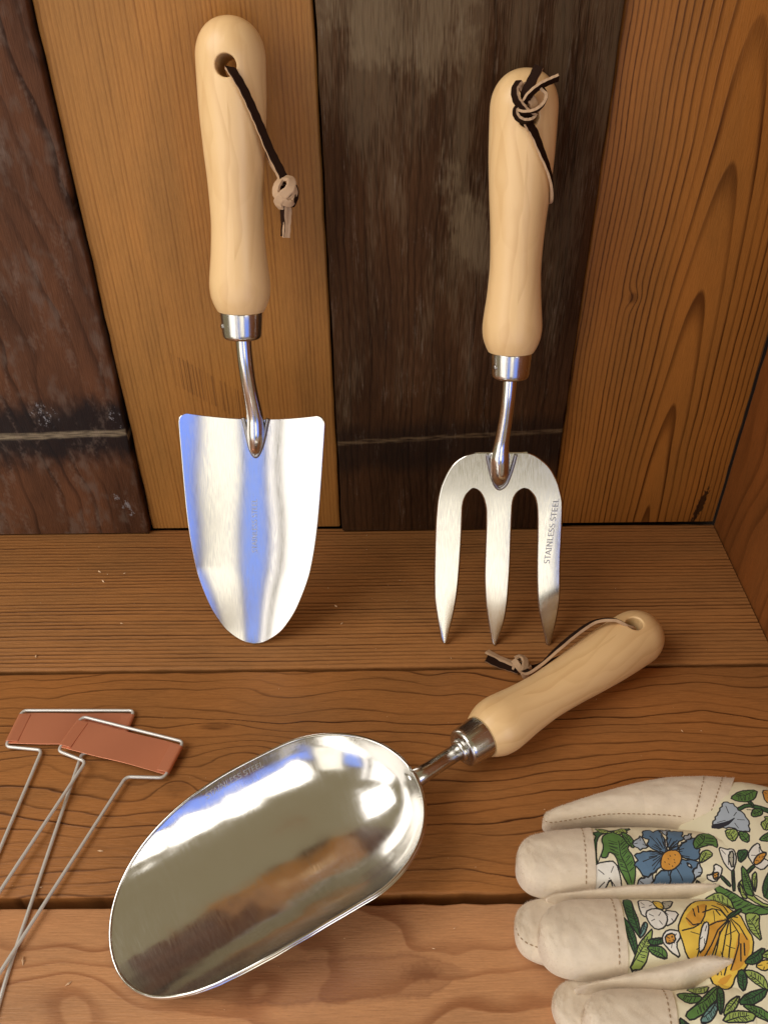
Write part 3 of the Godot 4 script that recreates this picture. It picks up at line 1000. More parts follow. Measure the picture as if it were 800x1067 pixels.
	strap(ks, smooth_path(v3s([2.4, 293.6, 20.6, 1.2, 297.6, 21.2, -1.4, 300.6, 21.0, -4.6, 305.4, 20.0]), 6), [Vector3(0.3, 0.3, 1)], 0.0044, 0.0016, false)
	obj("knot", done(ks), M.leather, cord)

# ---------------------------------------------------------------- scoop
const SC_R := 0.0481
const SC_L := 0.1534
const SC_H := 0.0299
const SC_S1 := 0.0569
const SC_P := 2.388
const SC_BX := 0.0497

func scoop_rim(s: float) -> float:
	return SC_H * (1.0 - pow(clampf((s - SC_S1) / (SC_L - SC_S1), 0, 1), SC_P))

# s along the bowl from its back to its lip, f from -1 to 1 across; x = s, y up, z across
func scoop_point(s: float, f: float) -> Vector3:
	var h := maxf(scoop_rim(s), 0.00004)
	var pm := acos(clampf((SC_R - h) / SC_R, -1, 1))
	var b := 1.0
	if s < SC_BX:
		b = sqrt(maxf(0.0, 1.0 - pow((SC_BX - s) / SC_BX, 2)))
	var bottom := h * (1.0 - pow(b, 0.8))
	var phi := pm * f
	var w := SC_R * sin(phi) * b
	var y := bottom + (h - bottom) * (1.0 - cos(phi)) / (1.0 - cos(pm))
	var p := Vector3(s, y, w)
	# pressed by hand: the sheet is never quite true
	var dent := 0.00028 * gn.get_noise_2d(s * 34.0, phi * 1.6 + 5.0) + 0.00010 * gn.get_noise_2d(s * 22.0 + 40.0, phi * 6.0)
	return p + scoop_hint(p) * (dent * smoothstep(0.0, 0.03, s))

func scoop_hint(p: Vector3) -> Vector3:
	return (Vector3(clampf(p.x, 0.03, 0.13), 0.06, 0) - p).normalized()

func build_scoop() -> void:
	var o := Vector3(0.0105, -0.0006 + 0.0016, -0.2543)
	var az := 2.5911
	var pi_ := -0.0213
	var ro := 0.0364
	var a := Vector3(cos(az) * cos(pi_), -sin(pi_), sin(az) * cos(pi_))
	var sd := a.cross(Vector3.UP).normalized()
	var up := sd.cross(a)
	var s2 := sd * cos(ro) + up * sin(ro)
	var u2 := s2.cross(a)
	var t := thing("garden_scoop", "rounded steel hand scoop lying across the plank floor", "scoop", o, Basis())
	var frame := Basis(a, u2, s2)
	var st := begin()
	var P := []
	var n := 84
	for i in n + 1:
		var q := float(i) / n
		var s := SC_BX * (1.0 - cos(PI / 2 * q / 0.34)) if q < 0.34 else SC_L - (SC_L - SC_BX) * pow(1.0 - (q - 0.34) / 0.66, 1.8)
		var row := []
		for j in 57:
			row.append(scoop_point(s, sin(PI / 2 * (j / 28.0 - 1.0)) * 0.35 + 0.65 * (j / 28.0 - 1.0)))
		P.append(row)
	sheet(st, P, 0.0013, scoop_hint, [false, false, true, true])
	var bowl := obj("bowl", done(st), M.steel, t)
	bowl.basis = frame
	# the rim's rolled bright edge
	var pts := []
	for i in n + 1:
		pts.append(P[i][0])
	for i in range(n, -1, -1):
		pts.append(P[i][56])
	var clean := [pts[0]]
	for p in pts:
		if p.distance_to(clean[-1]) > 0.0006:
			clean.append(p)
	var rs := begin()
	tube(rs, clean, 0.00075, 8)
	obj("rim", done(rs), M.steel, bowl)
	letters("lettering", "STAINLESS STEEL", 0.031, 0.0030, 0.00012, func(u: float, h: float):
		var s := 0.0905 - u
		var hh := scoop_rim(s)
		var pm := acos((SC_R - hh) / SC_R)
		var f := (pm - (0.0062 - h) / SC_R) / pm
		var p := scoop_point(s, f)
		return [p + scoop_hint(p) * 0.00002, scoop_hint(p)], M.lettering, bowl)
	# neck, ferrule and grip
	var pa := Vector3(0.0189, 0.020, -0.2590) - o
	var pe := Vector3(0.1458, 0.0172, -0.3506) - o
	var dir := (pe - pa).normalized()
	var zax := (Vector3.UP + Vector3(-0.1, 0, 0.1)).slide(dir).normalized()
	var xax := dir.cross(zax)
	var foot := pe + dir * 0.0172 - dir * GRIP_LEN
	grip(t, Transform3D(Basis(xax, dir, zax), foot), deg_to_rad(140))
	var ns := begin()
	tube(ns, [pa - dir * 0.010, pa, pa + dir * 0.002, foot - dir * 0.012], [0.0052, 0.0046, 0.0043, 0.0043], 24)
	obj("neck", done(ns), M.steel_satin, t)
	var cl := begin()
	tube(cl, [foot - dir * 0.0172, foot - dir * 0.0165, foot - dir * 0.0142], [0.0046, 0.0058, 0.0064], 28)
	obj("collar", done(cl), M.steel_satin, t)
	# cord from the hole, along the grip's far side, to a knot on the floor
	var cs := begin()
	var hole := foot + dir * HOLE_Y
	var w := [hole - zax * 0.004, hole + zax * 0.010]
	for p in v3s([136.5, 32.5, -347.2, 131.0, 35.0, -348.8, 120.0, 34.0, -348.5, 107.7, 32.0, -341.0, 96.0, 29.0, -332.0, 88.0, 22.0, -328.0, 82.6, 12.0, -330.5, 79.5, 5.0, -338.5]):
		w.append(p - o)
	strap(cs, smooth_path(w, 6), [Vector3(-0.3, 0.8, -0.5), Vector3(-0.2, 0.75, -0.65), Vector3(-0.3, 0.75, -0.6), Vector3(-0.3, 0.7, -0.6)], 0.0046, 0.0021)
	var w2 := [hole - zax * 0.004, hole - zax * 0.011]
	for p in v3s([139.0, 3.0, -352.0, 128.0, 1.6, -356.0, 112.0, 1.4, -353.0, 96.0, 1.6, -346.0, 84.0, 2.6, -340.5]):
		w2.append(p - o)
	strap(cs, smooth_path(w2, 6), [Vector3(0, 1, 0)], 0.0038, 0.0015)
	for e in [[79, 4, -341, 73, 3.6, -345.6, 67, 2.2, -350.5, 61, 2.0, -355.5], [78, 3, -339.5, 72.5, 2.0, -343.0, 66.5, 1.6, -346.2, 60, 2.6, -349.6]]:
		var q := []
		for p in v3s(e):
			q.append(p - o)
		strap(cs, smooth_path(q, 5), [Vector3(0.5, 0.7, 0.6) if e[1] == 3 else Vector3(-0.3, -0.9, 0.2)], 0.0044, 0.0016)
	var cord := obj("leather_cord", done(cs), M.leather, t)
	obj("knot", tight_knot(Vector3(0.0795, 0.0058, -0.3400) - o, Basis(Vector3.UP, 0.9) * Basis(Vector3.RIGHT, -PI / 2 + 0.5), 1.15), M.leather, cord)

# ---------------------------------------------------------------- plant markers
func marker(t: Node3D, wire_pts: Array, corners: Array, leg_from: int, y_lift: float) -> void:
	var o := t.position
	var loc := []
	for p in wire_pts:
		loc.append(p - o)
	var st := begin()
	tube(st, rounded(loc, 0.0028), 0.00088, 12)
	obj("wire_frame", done(st), M.wire, t)
	# copper plate with its two ends folded round the wire: corners TL, TR, BR, BL
	var c := []
	for p in corners:
		c.append(p - o)
	var ps := begin()
	var P := []
	for i in 13:
		var u := i / 12.0
		var row := []
		for j in 25:
			var v := j / 24.0
			var p: Vector3 = c[0].lerp(c[1], v).lerp(c[3].lerp(c[2], v), u)
			p.y += y_lift + 0.0007 * sin(PI * v) * (0.6 + 0.4 * u) + 0.0003 * sin(v * 9.0 + u * 2.0)
			row.append(p)
		P.append(row)
	sheet(ps, P, 0.0004, func(_p): return Vector3.UP)
	var plate := obj("copper_plate", done(ps), M.copper, t)
	for s in 2:
		var a: Vector3 = c[0] if s == 0 else c[1]
		var b: Vector3 = c[3] if s == 0 else c[2]
		var inn: Vector3 = ((c[1] - c[0]) if s == 0 else (c[0] - c[1])).normalized()
		var fs := begin()
		var Q := []
		for i in 9:
			var u := i / 8.0
			var row := []
			for k in 13:
				var p := a.lerp(b, 0.05 + 0.9 * u)
				if k < 8:
					var ang := PI * (k / 7.0)
					p += -inn * (sin(ang) * 0.0014) - Vector3.UP * (cos(ang) * 0.0014)
				else:
					p += inn * (0.0055 * (k - 7) / 5.0) + Vector3.UP * 0.0014 * (1.0 - 0.35 * (k - 7) / 5.0)
				row.append(p)
			Q.append(row)
		sheet(fs, Q, 0.0003, func(p: Vector3): return (p - a.lerp(b, 0.5)) * 0.0001 + Vector3.UP * 0.6 - inn * 0.5)
		obj("folded_hem", done(fs), M.copper, plate)

func build_markers() -> void:
	var a := thing("plant_marker", "copper plant marker on wire legs, lower of the two, its plate half covered", "plant marker", Vector3(-0.174, 0, -0.300), Basis(), "copper plant markers")
	marker(a, v3s([-197.5, 1.0, -80, -194, 1.0, -175, -186.7, 2.0, -288.3, -207.1, 2.2, -290.7, -205.3, 2.2, -315.0, -142.3, 2.2, -314.1, -145.0, 2.2, -288.0, -164.4, 2.0, -286.0, -167.6, 1.0, -175, -165.5, 1.0, -80]), v3s([-205.1, 2.2, -312.6, -142.5, 2.2, -311.6, -144.8, 2.2, -290.0, -206.9, 2.2, -292.6]), 0, 0.0002)
	var b := thing("plant_marker", "copper plant marker on wire legs lying on top, plate fully in view", "plant marker", Vector3(-0.143, 0, -0.288), Basis(), "copper plant markers")
	marker(b, v3s([-211, 3.4, -122, -182.4, 4.0, -207.2, -159.6, 5.4, -278.2, -176.4, 5.4, -285.3, -168.9, 5.4, -307.8, -110.1, 4.4, -290.9, -116.6, 3.2, -269.2, -136.8, 3.2, -270.1, -170.2, 3.2, -171.3, -200, 2.8, -84]), v3s([-169.7, 5.4, -305.2, -110.9, 4.4, -288.4, -115.9, 3.4, -271.0, -175.6, 5.4, -287.4]), 0, 0.0002)

# ---------------------------------------------------------------- gloves
func station(a: Array, t: float) -> Vector2:
	var pts := []
	for k in range(0, a.size(), 2):
		pts.append(Vector2(a[k], a[k + 1]) * 0.001)
	return catmull(pts, t)

var gn := noise(801, 1.0, 3)
var gs := noise(805, 1.0, 1)

# point on the top skin of a stuffed piece: t from tip to hand, v across
func puff_at(key: String, t: float, v: float, base: float, top: Array, tip: float, expo: float, side := 1.0) -> Vector3:
	var up: Array = GLOVE[key][0]
	var lo: Array = GLOVE[key][1]
	var p := station(up, t).lerp(station(lo, t), v)
	var T: float = catmull(top, t)
	if tip > 0 and t < tip:
		T *= 0.25 + 0.75 * sqrt(maxf(0.0, 1.0 - pow(1.0 - t / tip, 2)))
	var f := pow(maxf(0.0, 1.0 - pow(absf(2 * v - 1), expo)), 1.0 / expo)
	var wr := 0.0006 * gn.get_noise_2d(p.x * 45.0, p.y * 70.0) + 0.0005 * gn.get_noise_2d(p.x * 190.0 + 9, p.y * 190.0)
	if side > 0:
		return Vector3(p.x, base + (T + wr) * f, p.y)
	return Vector3(p.x, base - minf(T * 0.55, base - 0.0004) * f, p.y)

func puff(key: String, base: float, top: Array, tip: float, expo: float, printed: bool, n := 44) -> ArrayMesh:
	var st := begin()
	var m := 28
	for side in [1.0, -1.0]:
		st.set_smooth_group(0)
		var prev := []
		for i in n + 1:
			var t := float(i) / n
			if tip > 0:
				t = pow(t, 1.35)
			var row := []
			for k in m + 1:
				row.append(puff_at(key, t, 0.5 - 0.5 * cos(PI * k / m), base, top, tip, expo, side))
			if i > 0:
				for k in m:
					var ps := [prev[k], prev[k + 1], row[k + 1], row[k]]
					var us := []
					if printed:
						for p in ps:
							us.append(Vector2((p.x - 0.09) / 0.15, (p.z + 0.27) / 0.15))
					quad(st, ps[0], ps[1], ps[2], ps[3], Vector3(0, side, 0), us)
			prev = row
			if i == 0 or i == n:
				if side < 0:
					continue
				st.set_smooth_group(7 + i)
				for k in m:
					var v0 := 0.5 - 0.5 * cos(PI * k / m)
					var v1 := 0.5 - 0.5 * cos(PI * (k + 1) / m)
					var b0 := puff_at(key, t, v0, base, top, tip, expo, -1.0)
					var b1 := puff_at(key, t, v1, base, top, tip, expo, -1.0)
					var dir: Vector3 = puff_at(key, 0.0, 0.5, base, top, 0, expo) - puff_at(key, 0.2, 0.5, base, top, 0, expo)
					quad(st, row[k], row[k + 1], b1, b0, dir if i == 0 else -dir, [Vector2.ZERO, Vector2.ZERO, Vector2.ZERO, Vector2.ZERO] if printed else [])
				st.set_smooth_group(0)
	if not printed:
		# the nap of the suede: short loose fibres
		var rg := RandomNumberGenerator.new()
		rg.seed = hash(key)
		st.set_smooth_group(-1)
		for q in 5200:
			var t := rg.randf()
			var v := rg.randf()
			if q % 2:
				v = pow(v, 3.0) * 0.5 if q % 4 == 1 else 1.0 - pow(v, 3.0) * 0.5
			if q % 9 == 0:
				t *= 0.12
			var p := puff_at(key, t, v, base, top, tip, expo)
			var mid := puff_at(key, t, 0.5, base - 0.004, top, 0, expo)
			mid.y = base - 0.002
			var nrm := (p - mid).normalized()
			var rnd := Vector3(rg.randf_range(-1, 1), rg.randf_range(-1, 1), rg.randf_range(-1, 1))
			var d := (nrm + rnd * 0.9).normalized() * rg.randf_range(0.0004, 0.0012)
			var w := d.cross(rnd).normalized() * 0.00004
			tri(st, p - w, p + w, p + d, nrm)
	return done(st)

# a row of short threads
func stitches(pts: Array) -> ArrayMesh:
	var st := begin()
	var total := 0.0
	for k in pts.size() - 1:
		total += pts[k].distance_to(pts[k + 1])
	var pitch := 0.0024
	var at := 0.0
	var k := 0
	var run := 0.0
	while at + 0.0017 < total and k < pts.size() - 1:
		var seg: float = pts[k].distance_to(pts[k + 1])
		if run > seg:
			run -= seg
			k += 1
			continue
		var p: Vector3 = pts[k].lerp(pts[k + 1], run / maxf(seg, 1e-6))
		var d: Vector3 = (pts[k + 1] - pts[k]).normalized()
		tube(st, [p, p + d * 0.0004 + Vector3.UP * 0.00008, p + d * 0.0011 + Vector3.UP * 0.00008, p + d * 0.0015], [0.0001, 0.00022, 0.00022, 0.0001], 6)
		at += pitch
		run += pitch
	return done(st)

func seam(key: String, t: float, v0: float, v1: float, base: float, top: Array, tip: float, expo: float, lean := 0.0) -> Array:
	var out := []
	for k in 25:
		var v := lerpf(v0, v1, k / 24.0)
		out.append(puff_at(key, t + lean * v, v, base, top, tip, expo) + Vector3.UP * 0.0002)
	return out

func seam_along(key: String, v: float, t0: float, t1: float, base: float, top: Array, tip: float, expo: float) -> Array:
	var out := []
	for k in 33:
		out.append(puff_at(key, lerpf(t0, t1, k / 32.0), v, base, top, tip, expo) + Vector3.UP * 0.0002)
	return out

func build_gloves() -> void:
	# under glove of the pair
	var u := thing("gardening_glove", "under glove of the pair, only two pale suede fingertips peeking out", "glove", Vector3.ZERO, Basis(), "pair of gardening gloves")
	obj("finger_tip", puff("low1", 0.0045, [0.0075, 0.0075, 0.0075], 0.16, 2.4, false), M.suede, u)
	obj("finger_tip", puff("low2", 0.0045, [0.0075, 0.0075, 0.0075], 0.16, 2.4, false), M.suede, u)
	obj("palm", puff("lowhand", 0.0045, [0.0060, 0.0065, 0.0065], 0.0, 3.0, false), M.suede, u)
	obj("stitching", stitches(seam_along("low1", 0.86, 0.10, 0.55, 0.0045, [0.0075, 0.0075, 0.0075], 0.16, 2.4)), M.thread, u)
	# upper glove
	var g := thing("gardening_glove", "flower-printed cotton glove with pale suede fingers, on top of its pair", "glove", Vector3.ZERO, Basis(), "pair of gardening gloves")
	var th := [0.0080, 0.0095, 0.0110, 0.0125, 0.0135, 0.0140]
	var ft := [0.0125, 0.0130, 0.0132, 0.0132]
	var bt := [0.0122, 0.0124, 0.0126, 0.0126]
	obj("thumb", puff("thumb", 0.0085, th, 0.10, 2.2, false), M.suede, g)
	obj("finger_tip", puff("index_tip", 0.0110, ft, 0.45, 2.5, false), M.suede, g)
	obj("finger_tip", puff("middle_tip", 0.0125, ft, 0.45, 2.5, false), M.suede, g)
	obj("finger_tip", puff("ring_tip", 0.0120, ft, 0.45, 2.5, false), M.suede, g)
	obj("printed_back", puff("index_back", 0.0110, bt, 0.0, 2.5, true), M.print, g)
	obj("printed_back", puff("middle_back", 0.0125, bt, 0.0, 2.5, true), M.print, g)
	obj("printed_back", puff("ring_back", 0.0120, bt, 0.0, 2.5, true), M.print, g)
	obj("side_strip", puff("strip1", 0.0110, [0.0050, 0.0095, 0.0115, 0.0125, 0.0120], 0.1, 2.0, false), M.suede, g)
	obj("side_strip", puff("strip2", 0.0120, [0.0060, 0.0105, 0.0125, 0.0145, 0.0135], 0.1, 2.0, false), M.suede, g)
	obj("printed_back", puff("hand", 0.0110, [0.0020, 0.0050, 0.0085, 0.0122, 0.0142, 0.0152, 0.0150, 0.0140], 0.0, 4.5, true), M.print, g)
	obj("stitching", stitches(seam("thumb", 0.885, 0.03, 0.97, 0.0085, th, 0.10, 2.2)), M.thread, g)
	obj("stitching", stitches(seam("thumb", 0.945, 0.03, 0.97, 0.0085, th, 0.10, 2.2)), M.thread, g)
	obj("stitching", stitches(seam_along("thumb", 0.90, 0.06, 0.85, 0.0085, th, 0.10, 2.2)), M.thread, g)
	for f in [["index_tip", 0.0110], ["middle_tip", 0.0125], ["ring_tip", 0.0120]]:
		obj("stitching", stitches(seam(f[0], 0.93, 0.04, 0.96, f[1], ft, 0.45, 2.5)), M.thread, g)

# cotton print: leaves and flowers in black line, drawn flat on the cloth (15 cm square)
func print_material() -> StandardMaterial3D:
	var n := 1024
	var bg := Color(0.80, 0.745, 0.53)
	var inks := [Color(0.10, 0.22, 0.05), Color(0.34, 0.45, 0.11), Color(0.045, 0.125, 0.04), Color(0.105, 0.19, 0.30), Color(0.40, 0.46, 0.53), Color(0.80, 0.78, 0.72), Color(0.80, 0.55, 0.075), Color(0.62, 0.29, 0.045), Color(0.15, 0.29, 0.27), Color(0.02, 0.02, 0.03), Color(0.44, 0.42, 0.33), Color(0.66, 0.33, 0.04)]
	var im := Image.create(n, n, false, Image.FORMAT_RGB8)
	im.fill(bg.linear_to_srgb())
	var line := Color(0.016, 0.016, 0.018).linear_to_srgb()
	for sh in PRINT:
		var kind: int = sh[0]
		if kind == 12:
			for k in range(0, sh[1].size() - 2, 2):
				stroke(im, Vector2((sh[1][k] - 90.0) / 150.0, (sh[1][k + 1] + 270.0) / 150.0) * n, Vector2((sh[1][k + 2] - 90.0) / 150.0, (sh[1][k + 3] + 270.0) / 150.0) * n, 1.9, line)
			continue
		var raw := PackedVector2Array()
		for k in range(0, sh[1].size(), 2):
			raw.append(Vector2((sh[1][k] - 90.0) / 150.0, (sh[1][k + 1] + 270.0) / 150.0) * n)
		var pts := raw
		if kind == 3 or kind == 4:
			# ragged petals
			pts = PackedVector2Array()
			for k in raw.size():
				var p := raw[k]
				var q := raw[(k + 1) % raw.size()]
				var parts := maxi(1, int(p.distance_to(q) / 9.0))
				for j in parts:
					var o := (q - p).normalized().orthogonal() * (2.2 if (j + k) % 2 else -1.8) if j else Vector2.ZERO
					pts.append(p.lerp(q, float(j) / parts) + o)
		else:
			pts = PackedVector2Array()
			var cen := Vector2.ZERO
			for p in raw:
				cen += p / raw.size()
			for k in raw.size():
				var p := cen + (raw[k] - cen) * 1.14
				var q := cen + (raw[(k + 1) % raw.size()] - cen) * 1.14
				pts.append(p.lerp(q, 0.22))
				pts.append(p.lerp(q, 0.78))
		fill_poly(im, pts, inks[kind].linear_to_srgb())
		if kind == 9 or kind == 11:
			continue
		for k in pts.size():
			stroke(im, pts[k], pts[(k + 1) % pts.size()], 2.1, line)
		# veins and petal strokes
		var mid := Vector2.ZERO
		for p in raw:
			mid += p
		mid /= raw.size()
		if kind <= 2 or kind == 8:
			var far := 0
			var far2 := 0
			var best := 0.0
			for i in raw.size():
				for j in i:
					if raw[i].distance_to(raw[j]) > best:
						best = raw[i].distance_to(raw[j])
						far = i
						far2 = j
			var a := raw[far].lerp(raw[far2], 0.04)
			var b := raw[far].lerp(raw[far2], 0.8)
			var m2 := a.lerp(b, 0.5).lerp(mid, 0.7)
			stroke(im, a, m2, 1.5, line)
			stroke(im, m2, b, 1.2, line)
			var ax := (b - a).normalized()
			if best > 34:
				for s in int(best / 11.0):
					var u := 0.12 + 0.8 * (s + 0.5) / int(best / 11.0)
					var c := a.lerp(m2, u * 2) if u < 0.5 else m2.lerp(b, u * 2 - 1)
					for sg in [1.0, -1.0]:
						var dv: Vector2 = (ax.orthogonal() * sg + ax * (0.7 if s % 2 else 0.5)).normalized()
						var reach := 0.0
						while reach < 40 and Geometry2D.is_point_in_polygon(c + dv * (reach + 3), pts):
							reach += 2.0
						if reach > 7:
							stroke(im, c + dv * reach * (0.15 if (s + int(sg)) % 3 else 0.45), c + dv * reach * 0.82, 0.95, line)
		elif kind == 3:
			var core := Vector2((127.3 - 90.0) / 150.0, (-212.4 + 270.0) / 150.0) * n
			for i in raw.size():
				var e := raw[i].lerp(core, 0.28 + 0.12 * (i % 3))
				stroke(im, e, e.lerp(core, 0.62), 1.3, line)
		elif kind in [4, 5, 6, 10]:
			for i in range(0, raw.size(), 2):
				var e := raw[i].lerp(mid, 0.25)
				stroke(im, e, e.lerp(mid, 0.55), 1.0, line)
		elif kind == 7:
			for i in 8:
				var e := raw[i % raw.size()].lerp(mid, 0.35 + 0.3 * ((i * 5) % 3) / 2.0)
				stroke(im, e, e + Vector2(1.5, 1.5), 1.2, line)
	# weave
	var w := PackedByteArray()
	w.resize(512 * 512)
	for y in 512:
		for x in 512:
			w[y * 512 + x] = int(128 + 60 * sin(x * TAU / 4.0) * (1 if (y / 4) % 2 else -1) + 50 * sin(y * TAU / 4.0))
	var m := plain(Color.WHITE, 0.85)
	m.albedo_texture = ImageTexture.create_from_image(im)
	m.rim_enabled = true
	m.rim = 0.15
	return m

func fill_poly(im: Image, pts: PackedVector2Array, c: Color) -> void:
	var lo := pts[0]
	var hi := pts[0]
	for p in pts:
		lo = lo.min(p)
		hi = hi.max(p)
	for y in range(maxi(0, int(lo.y)), mini(im.get_height() - 1, int(hi.y)) + 1):
		var xs := []
		var yy := y + 0.5
		for k in pts.size():
			var a := pts[k]
			var b := pts[(k + 1) % pts.size()]
			if (a.y <= yy) != (b.y <= yy):
				xs.append(a.x + (yy - a.y) / (b.y - a.y) * (b.x - a.x))
		xs.sort()
		for k in range(0, xs.size() - 1, 2):
			var x0 := clampi(int(xs[k]), 0, im.get_width())
			var x1 := clampi(int(xs[k + 1]) + 1, 0, im.get_width())
			if x1 > x0:
				im.fill_rect(Rect2i(x0, y, x1 - x0, 1), c)

func stroke(im: Image, a: Vector2, b: Vector2, r: float, c: Color) -> void:
	var steps := int(a.distance_to(b) / (r * 0.6)) + 1
	for k in steps + 1:
		var p := a.lerp(b, float(k) / steps)
		for y in range(int(p.y - r), int(p.y + r) + 2):
			for x in range(int(p.x - r), int(p.x + r) + 2):
				if x >= 0 and y >= 0 and x < im.get_width() and y < im.get_height() and Vector2(x + 0.5, y + 0.5).distance_to(p) < r:
					im.set_pixel(x, y, c)

# ---------------------------------------------------------------- crumbs of wood on the floor
func build_crumbs() -> void:
	var st := begin(-1)
	var spots := [[-191.0, -431.7, 3.0], [-186.2, -422.3, 3.2], [-185.0, -429.0, 1.4], [-173.8, -429.6, 2.0], [-211.1, -357.3, 4.2], [-165.4, -383.7, 2.0], [-31.4, -396.8, 3.6], [-27.2, -381.6, 3.0], [-12.2, -451.0, 1.6], [-12.3, -466.0, 1.6], [-37.0, -413.6, 1.2], [-141.1, -229.9, 3.6], [-162.7, -177.8, 5.0], [-139.8, -167.8, 3.4], [162.9, -297.4, 1.8], [173.4, -297.3, 1.4], [-165.0, -211.6, 2.0], [39.2, -352.0, 1.2], [150.0, -410.0, 1.2], [10.0, -420.0, 1.2], [80.0, -250.0, 1.2], [-62, -330, 1.4], [120, -320, 1.0], [30, -190, 1.4], [-20, -186, 1.0], [20, -181, 1.8], [-100, -178, 1.2]]
	rng.seed = 99
	for k in 110:
		spots.append([rng.randf_range(-240, 225), rng.randf_range(-465, -150), rng.randf_range(0.35, 0.8)])
	for s in spots:
		var c := Vector3(s[0] * 0.001, 0.0004, s[1] * 0.001)
		var ang := rng.randf() * TAU
		var l: float = s[2] * 0.0005
		var d := Vector3(cos(ang), 0.15, sin(ang))
		var e := Vector3(-sin(ang), 0, cos(ang)) * rng.randf_range(0.25, 0.5)
		var p := [c - d * l, c + e * l * 0.8, c + d * l * rng.randf_range(0.8, 1.1), c - e * l, c + Vector3.UP * l * 0.5]
		for q in 4:
			tri(st, p[q], p[(q + 1) % 4], p[4], Vector3.UP)
		tri(st, p[0], p[1], p[2], Vector3.DOWN)
		tri(st, p[0], p[2], p[3], Vector3.DOWN)
	var o := obj("sawdust_crumbs", done(st), M.chip, self)
	o.set_meta("kind", "stuff")
	o.set_meta("label", "pale crumbs of sawdust scattered over the plank floor")
	o.set_meta("category", "sawdust")

# ---------------------------------------------------------------- measured outlines, millimetres (x, z)
const GLOVE := {
	"thumb": [[76.2, -237.7, 78.7, -240.3, 83.9, -242.9, 94, -246.5, 109.4, -251.7, 124.9, -256, 140.2, -259.1, 159.1, -260, 176.3, -258.7], [76, -236.1, 77.7, -233.5, 82.3, -233, 91.8, -233.9, 106.1, -235.3, 120, -234.6, 133.6, -232.9, 145.1, -230.7, 156.4, -228]],
	"index_tip": [[60.2, -215, 61.5, -219.3, 64.7, -223.7, 70.7, -227.1, 81.1, -229.2, 96.9, -230.3], [60.1, -214, 60.1, -208.8, 62.5, -203.3, 67.7, -199.6, 78.2, -197.7, 93.6, -198.8]],
	"index_back": [[96.9, -230.3, 109, -230.6, 122.8, -230.5, 136.3, -229.3, 160.6, -226], [93.6, -198.8, 104.5, -199.1, 115.4, -199, 128.3, -198.9, 152.1, -198.6]],
	"strip1": [[71.6, -197.7, 80.3, -197.8, 93.4, -198.8, 111.1, -200.4, 128.5, -200.2, 143.5, -199.5, 147.9, -198.1], [72.3, -196.3, 79.7, -194.5, 92.5, -193.9, 109.7, -194.1, 127, -194.4, 142.2, -195.1, 147.5, -196.8]],
	"middle_tip": [[65.2, -180, 66.8, -185.5, 71.4, -190.6, 79.6, -194, 90.5, -194.8, 102.1, -194.6], [65, -178.8, 65.1, -173.9, 67.8, -167, 74.4, -163, 86.2, -161.4, 100, -162]],
	"middle_back": [[102.1, -194.6, 112, -194.5, 122.7, -194.4, 135.5, -194.3, 156.8, -193.6], [100, -162, 108.5, -162.3, 118.7, -163, 131.1, -164, 147.5, -164.6]],
	"strip2": [[77.4, -158, 91.8, -160.1, 106.7, -163.8, 120.4, -166.8, 132.1, -168.1, 139.1, -167, 142.7, -164.2], [78, -156.5, 90.9, -156, 104.7, -155.4, 117.2, -154.9, 129.2, -158.2, 136.9, -160, 142.2, -162.7]],
	"ring_tip": [[78.3, -146.9, 79.8, -150.5, 84.1, -154.6, 91.2, -156.4, 103.2, -156.6, 115.6, -155.7], [78.1, -145.8, 78.2, -142.2, 80.6, -136.2, 88, -131.7, 102.5, -129.6, 112.3, -129.8]],
	"ring_back": [[115.6, -155.7, 123, -156.4, 131.3, -157.8, 140, -160, 150.5, -161.5], [112.3, -129.8, 119.5, -130.1, 127, -130.3, 134.6, -130.6, 142.3, -131.2]],
	"hand": [[135.2, -223.1, 142.7, -234.1, 153.4, -245.5, 165.2, -253.3, 176.7, -253.4, 189, -250, 206.1, -244.9, 231.5, -238.2], [123.3, -131, 125.1, -131, 128.1, -131, 132.6, -130.9, 139.4, -130.9, 147.6, -130.8, 163, -132, 186.8, -134.8]],
	"low1": [[56.9, -189.3, 58.9, -194.5, 64.3, -198.9, 75.7, -201.5, 95.8, -202.2, 127.1, -202.8], [56.7, -187.5, 57, -179.9, 61, -174.4, 70.9, -170.6, 89.2, -168, 118, -166.9]],
	"low2": [[68.7, -156.1, 70.9, -160.3, 76.1, -164.2, 85.5, -166.1, 101.2, -165.9, 126, -165.7], [68.4, -154.6, 69.1, -149, 72.4, -142.4, 80.1, -137.4, 94.4, -135.1, 117.3, -133.5]],
	"lowhand": [[119.3, -226.9, 138.9, -230.8, 167.6, -232.5, 196, -233.1, 224.1, -232.8], [98.3, -135.1, 113.9, -135.6, 137.4, -136.1, 161.1, -137.3, 185.4, -139.5]],
}
const PRINT_KINDS := ["leaf", "lightleaf", "darkleaf", "blue", "paleblue", "white", "yellow", "orange", "teal", "ink", "grey", "amber", "line"]
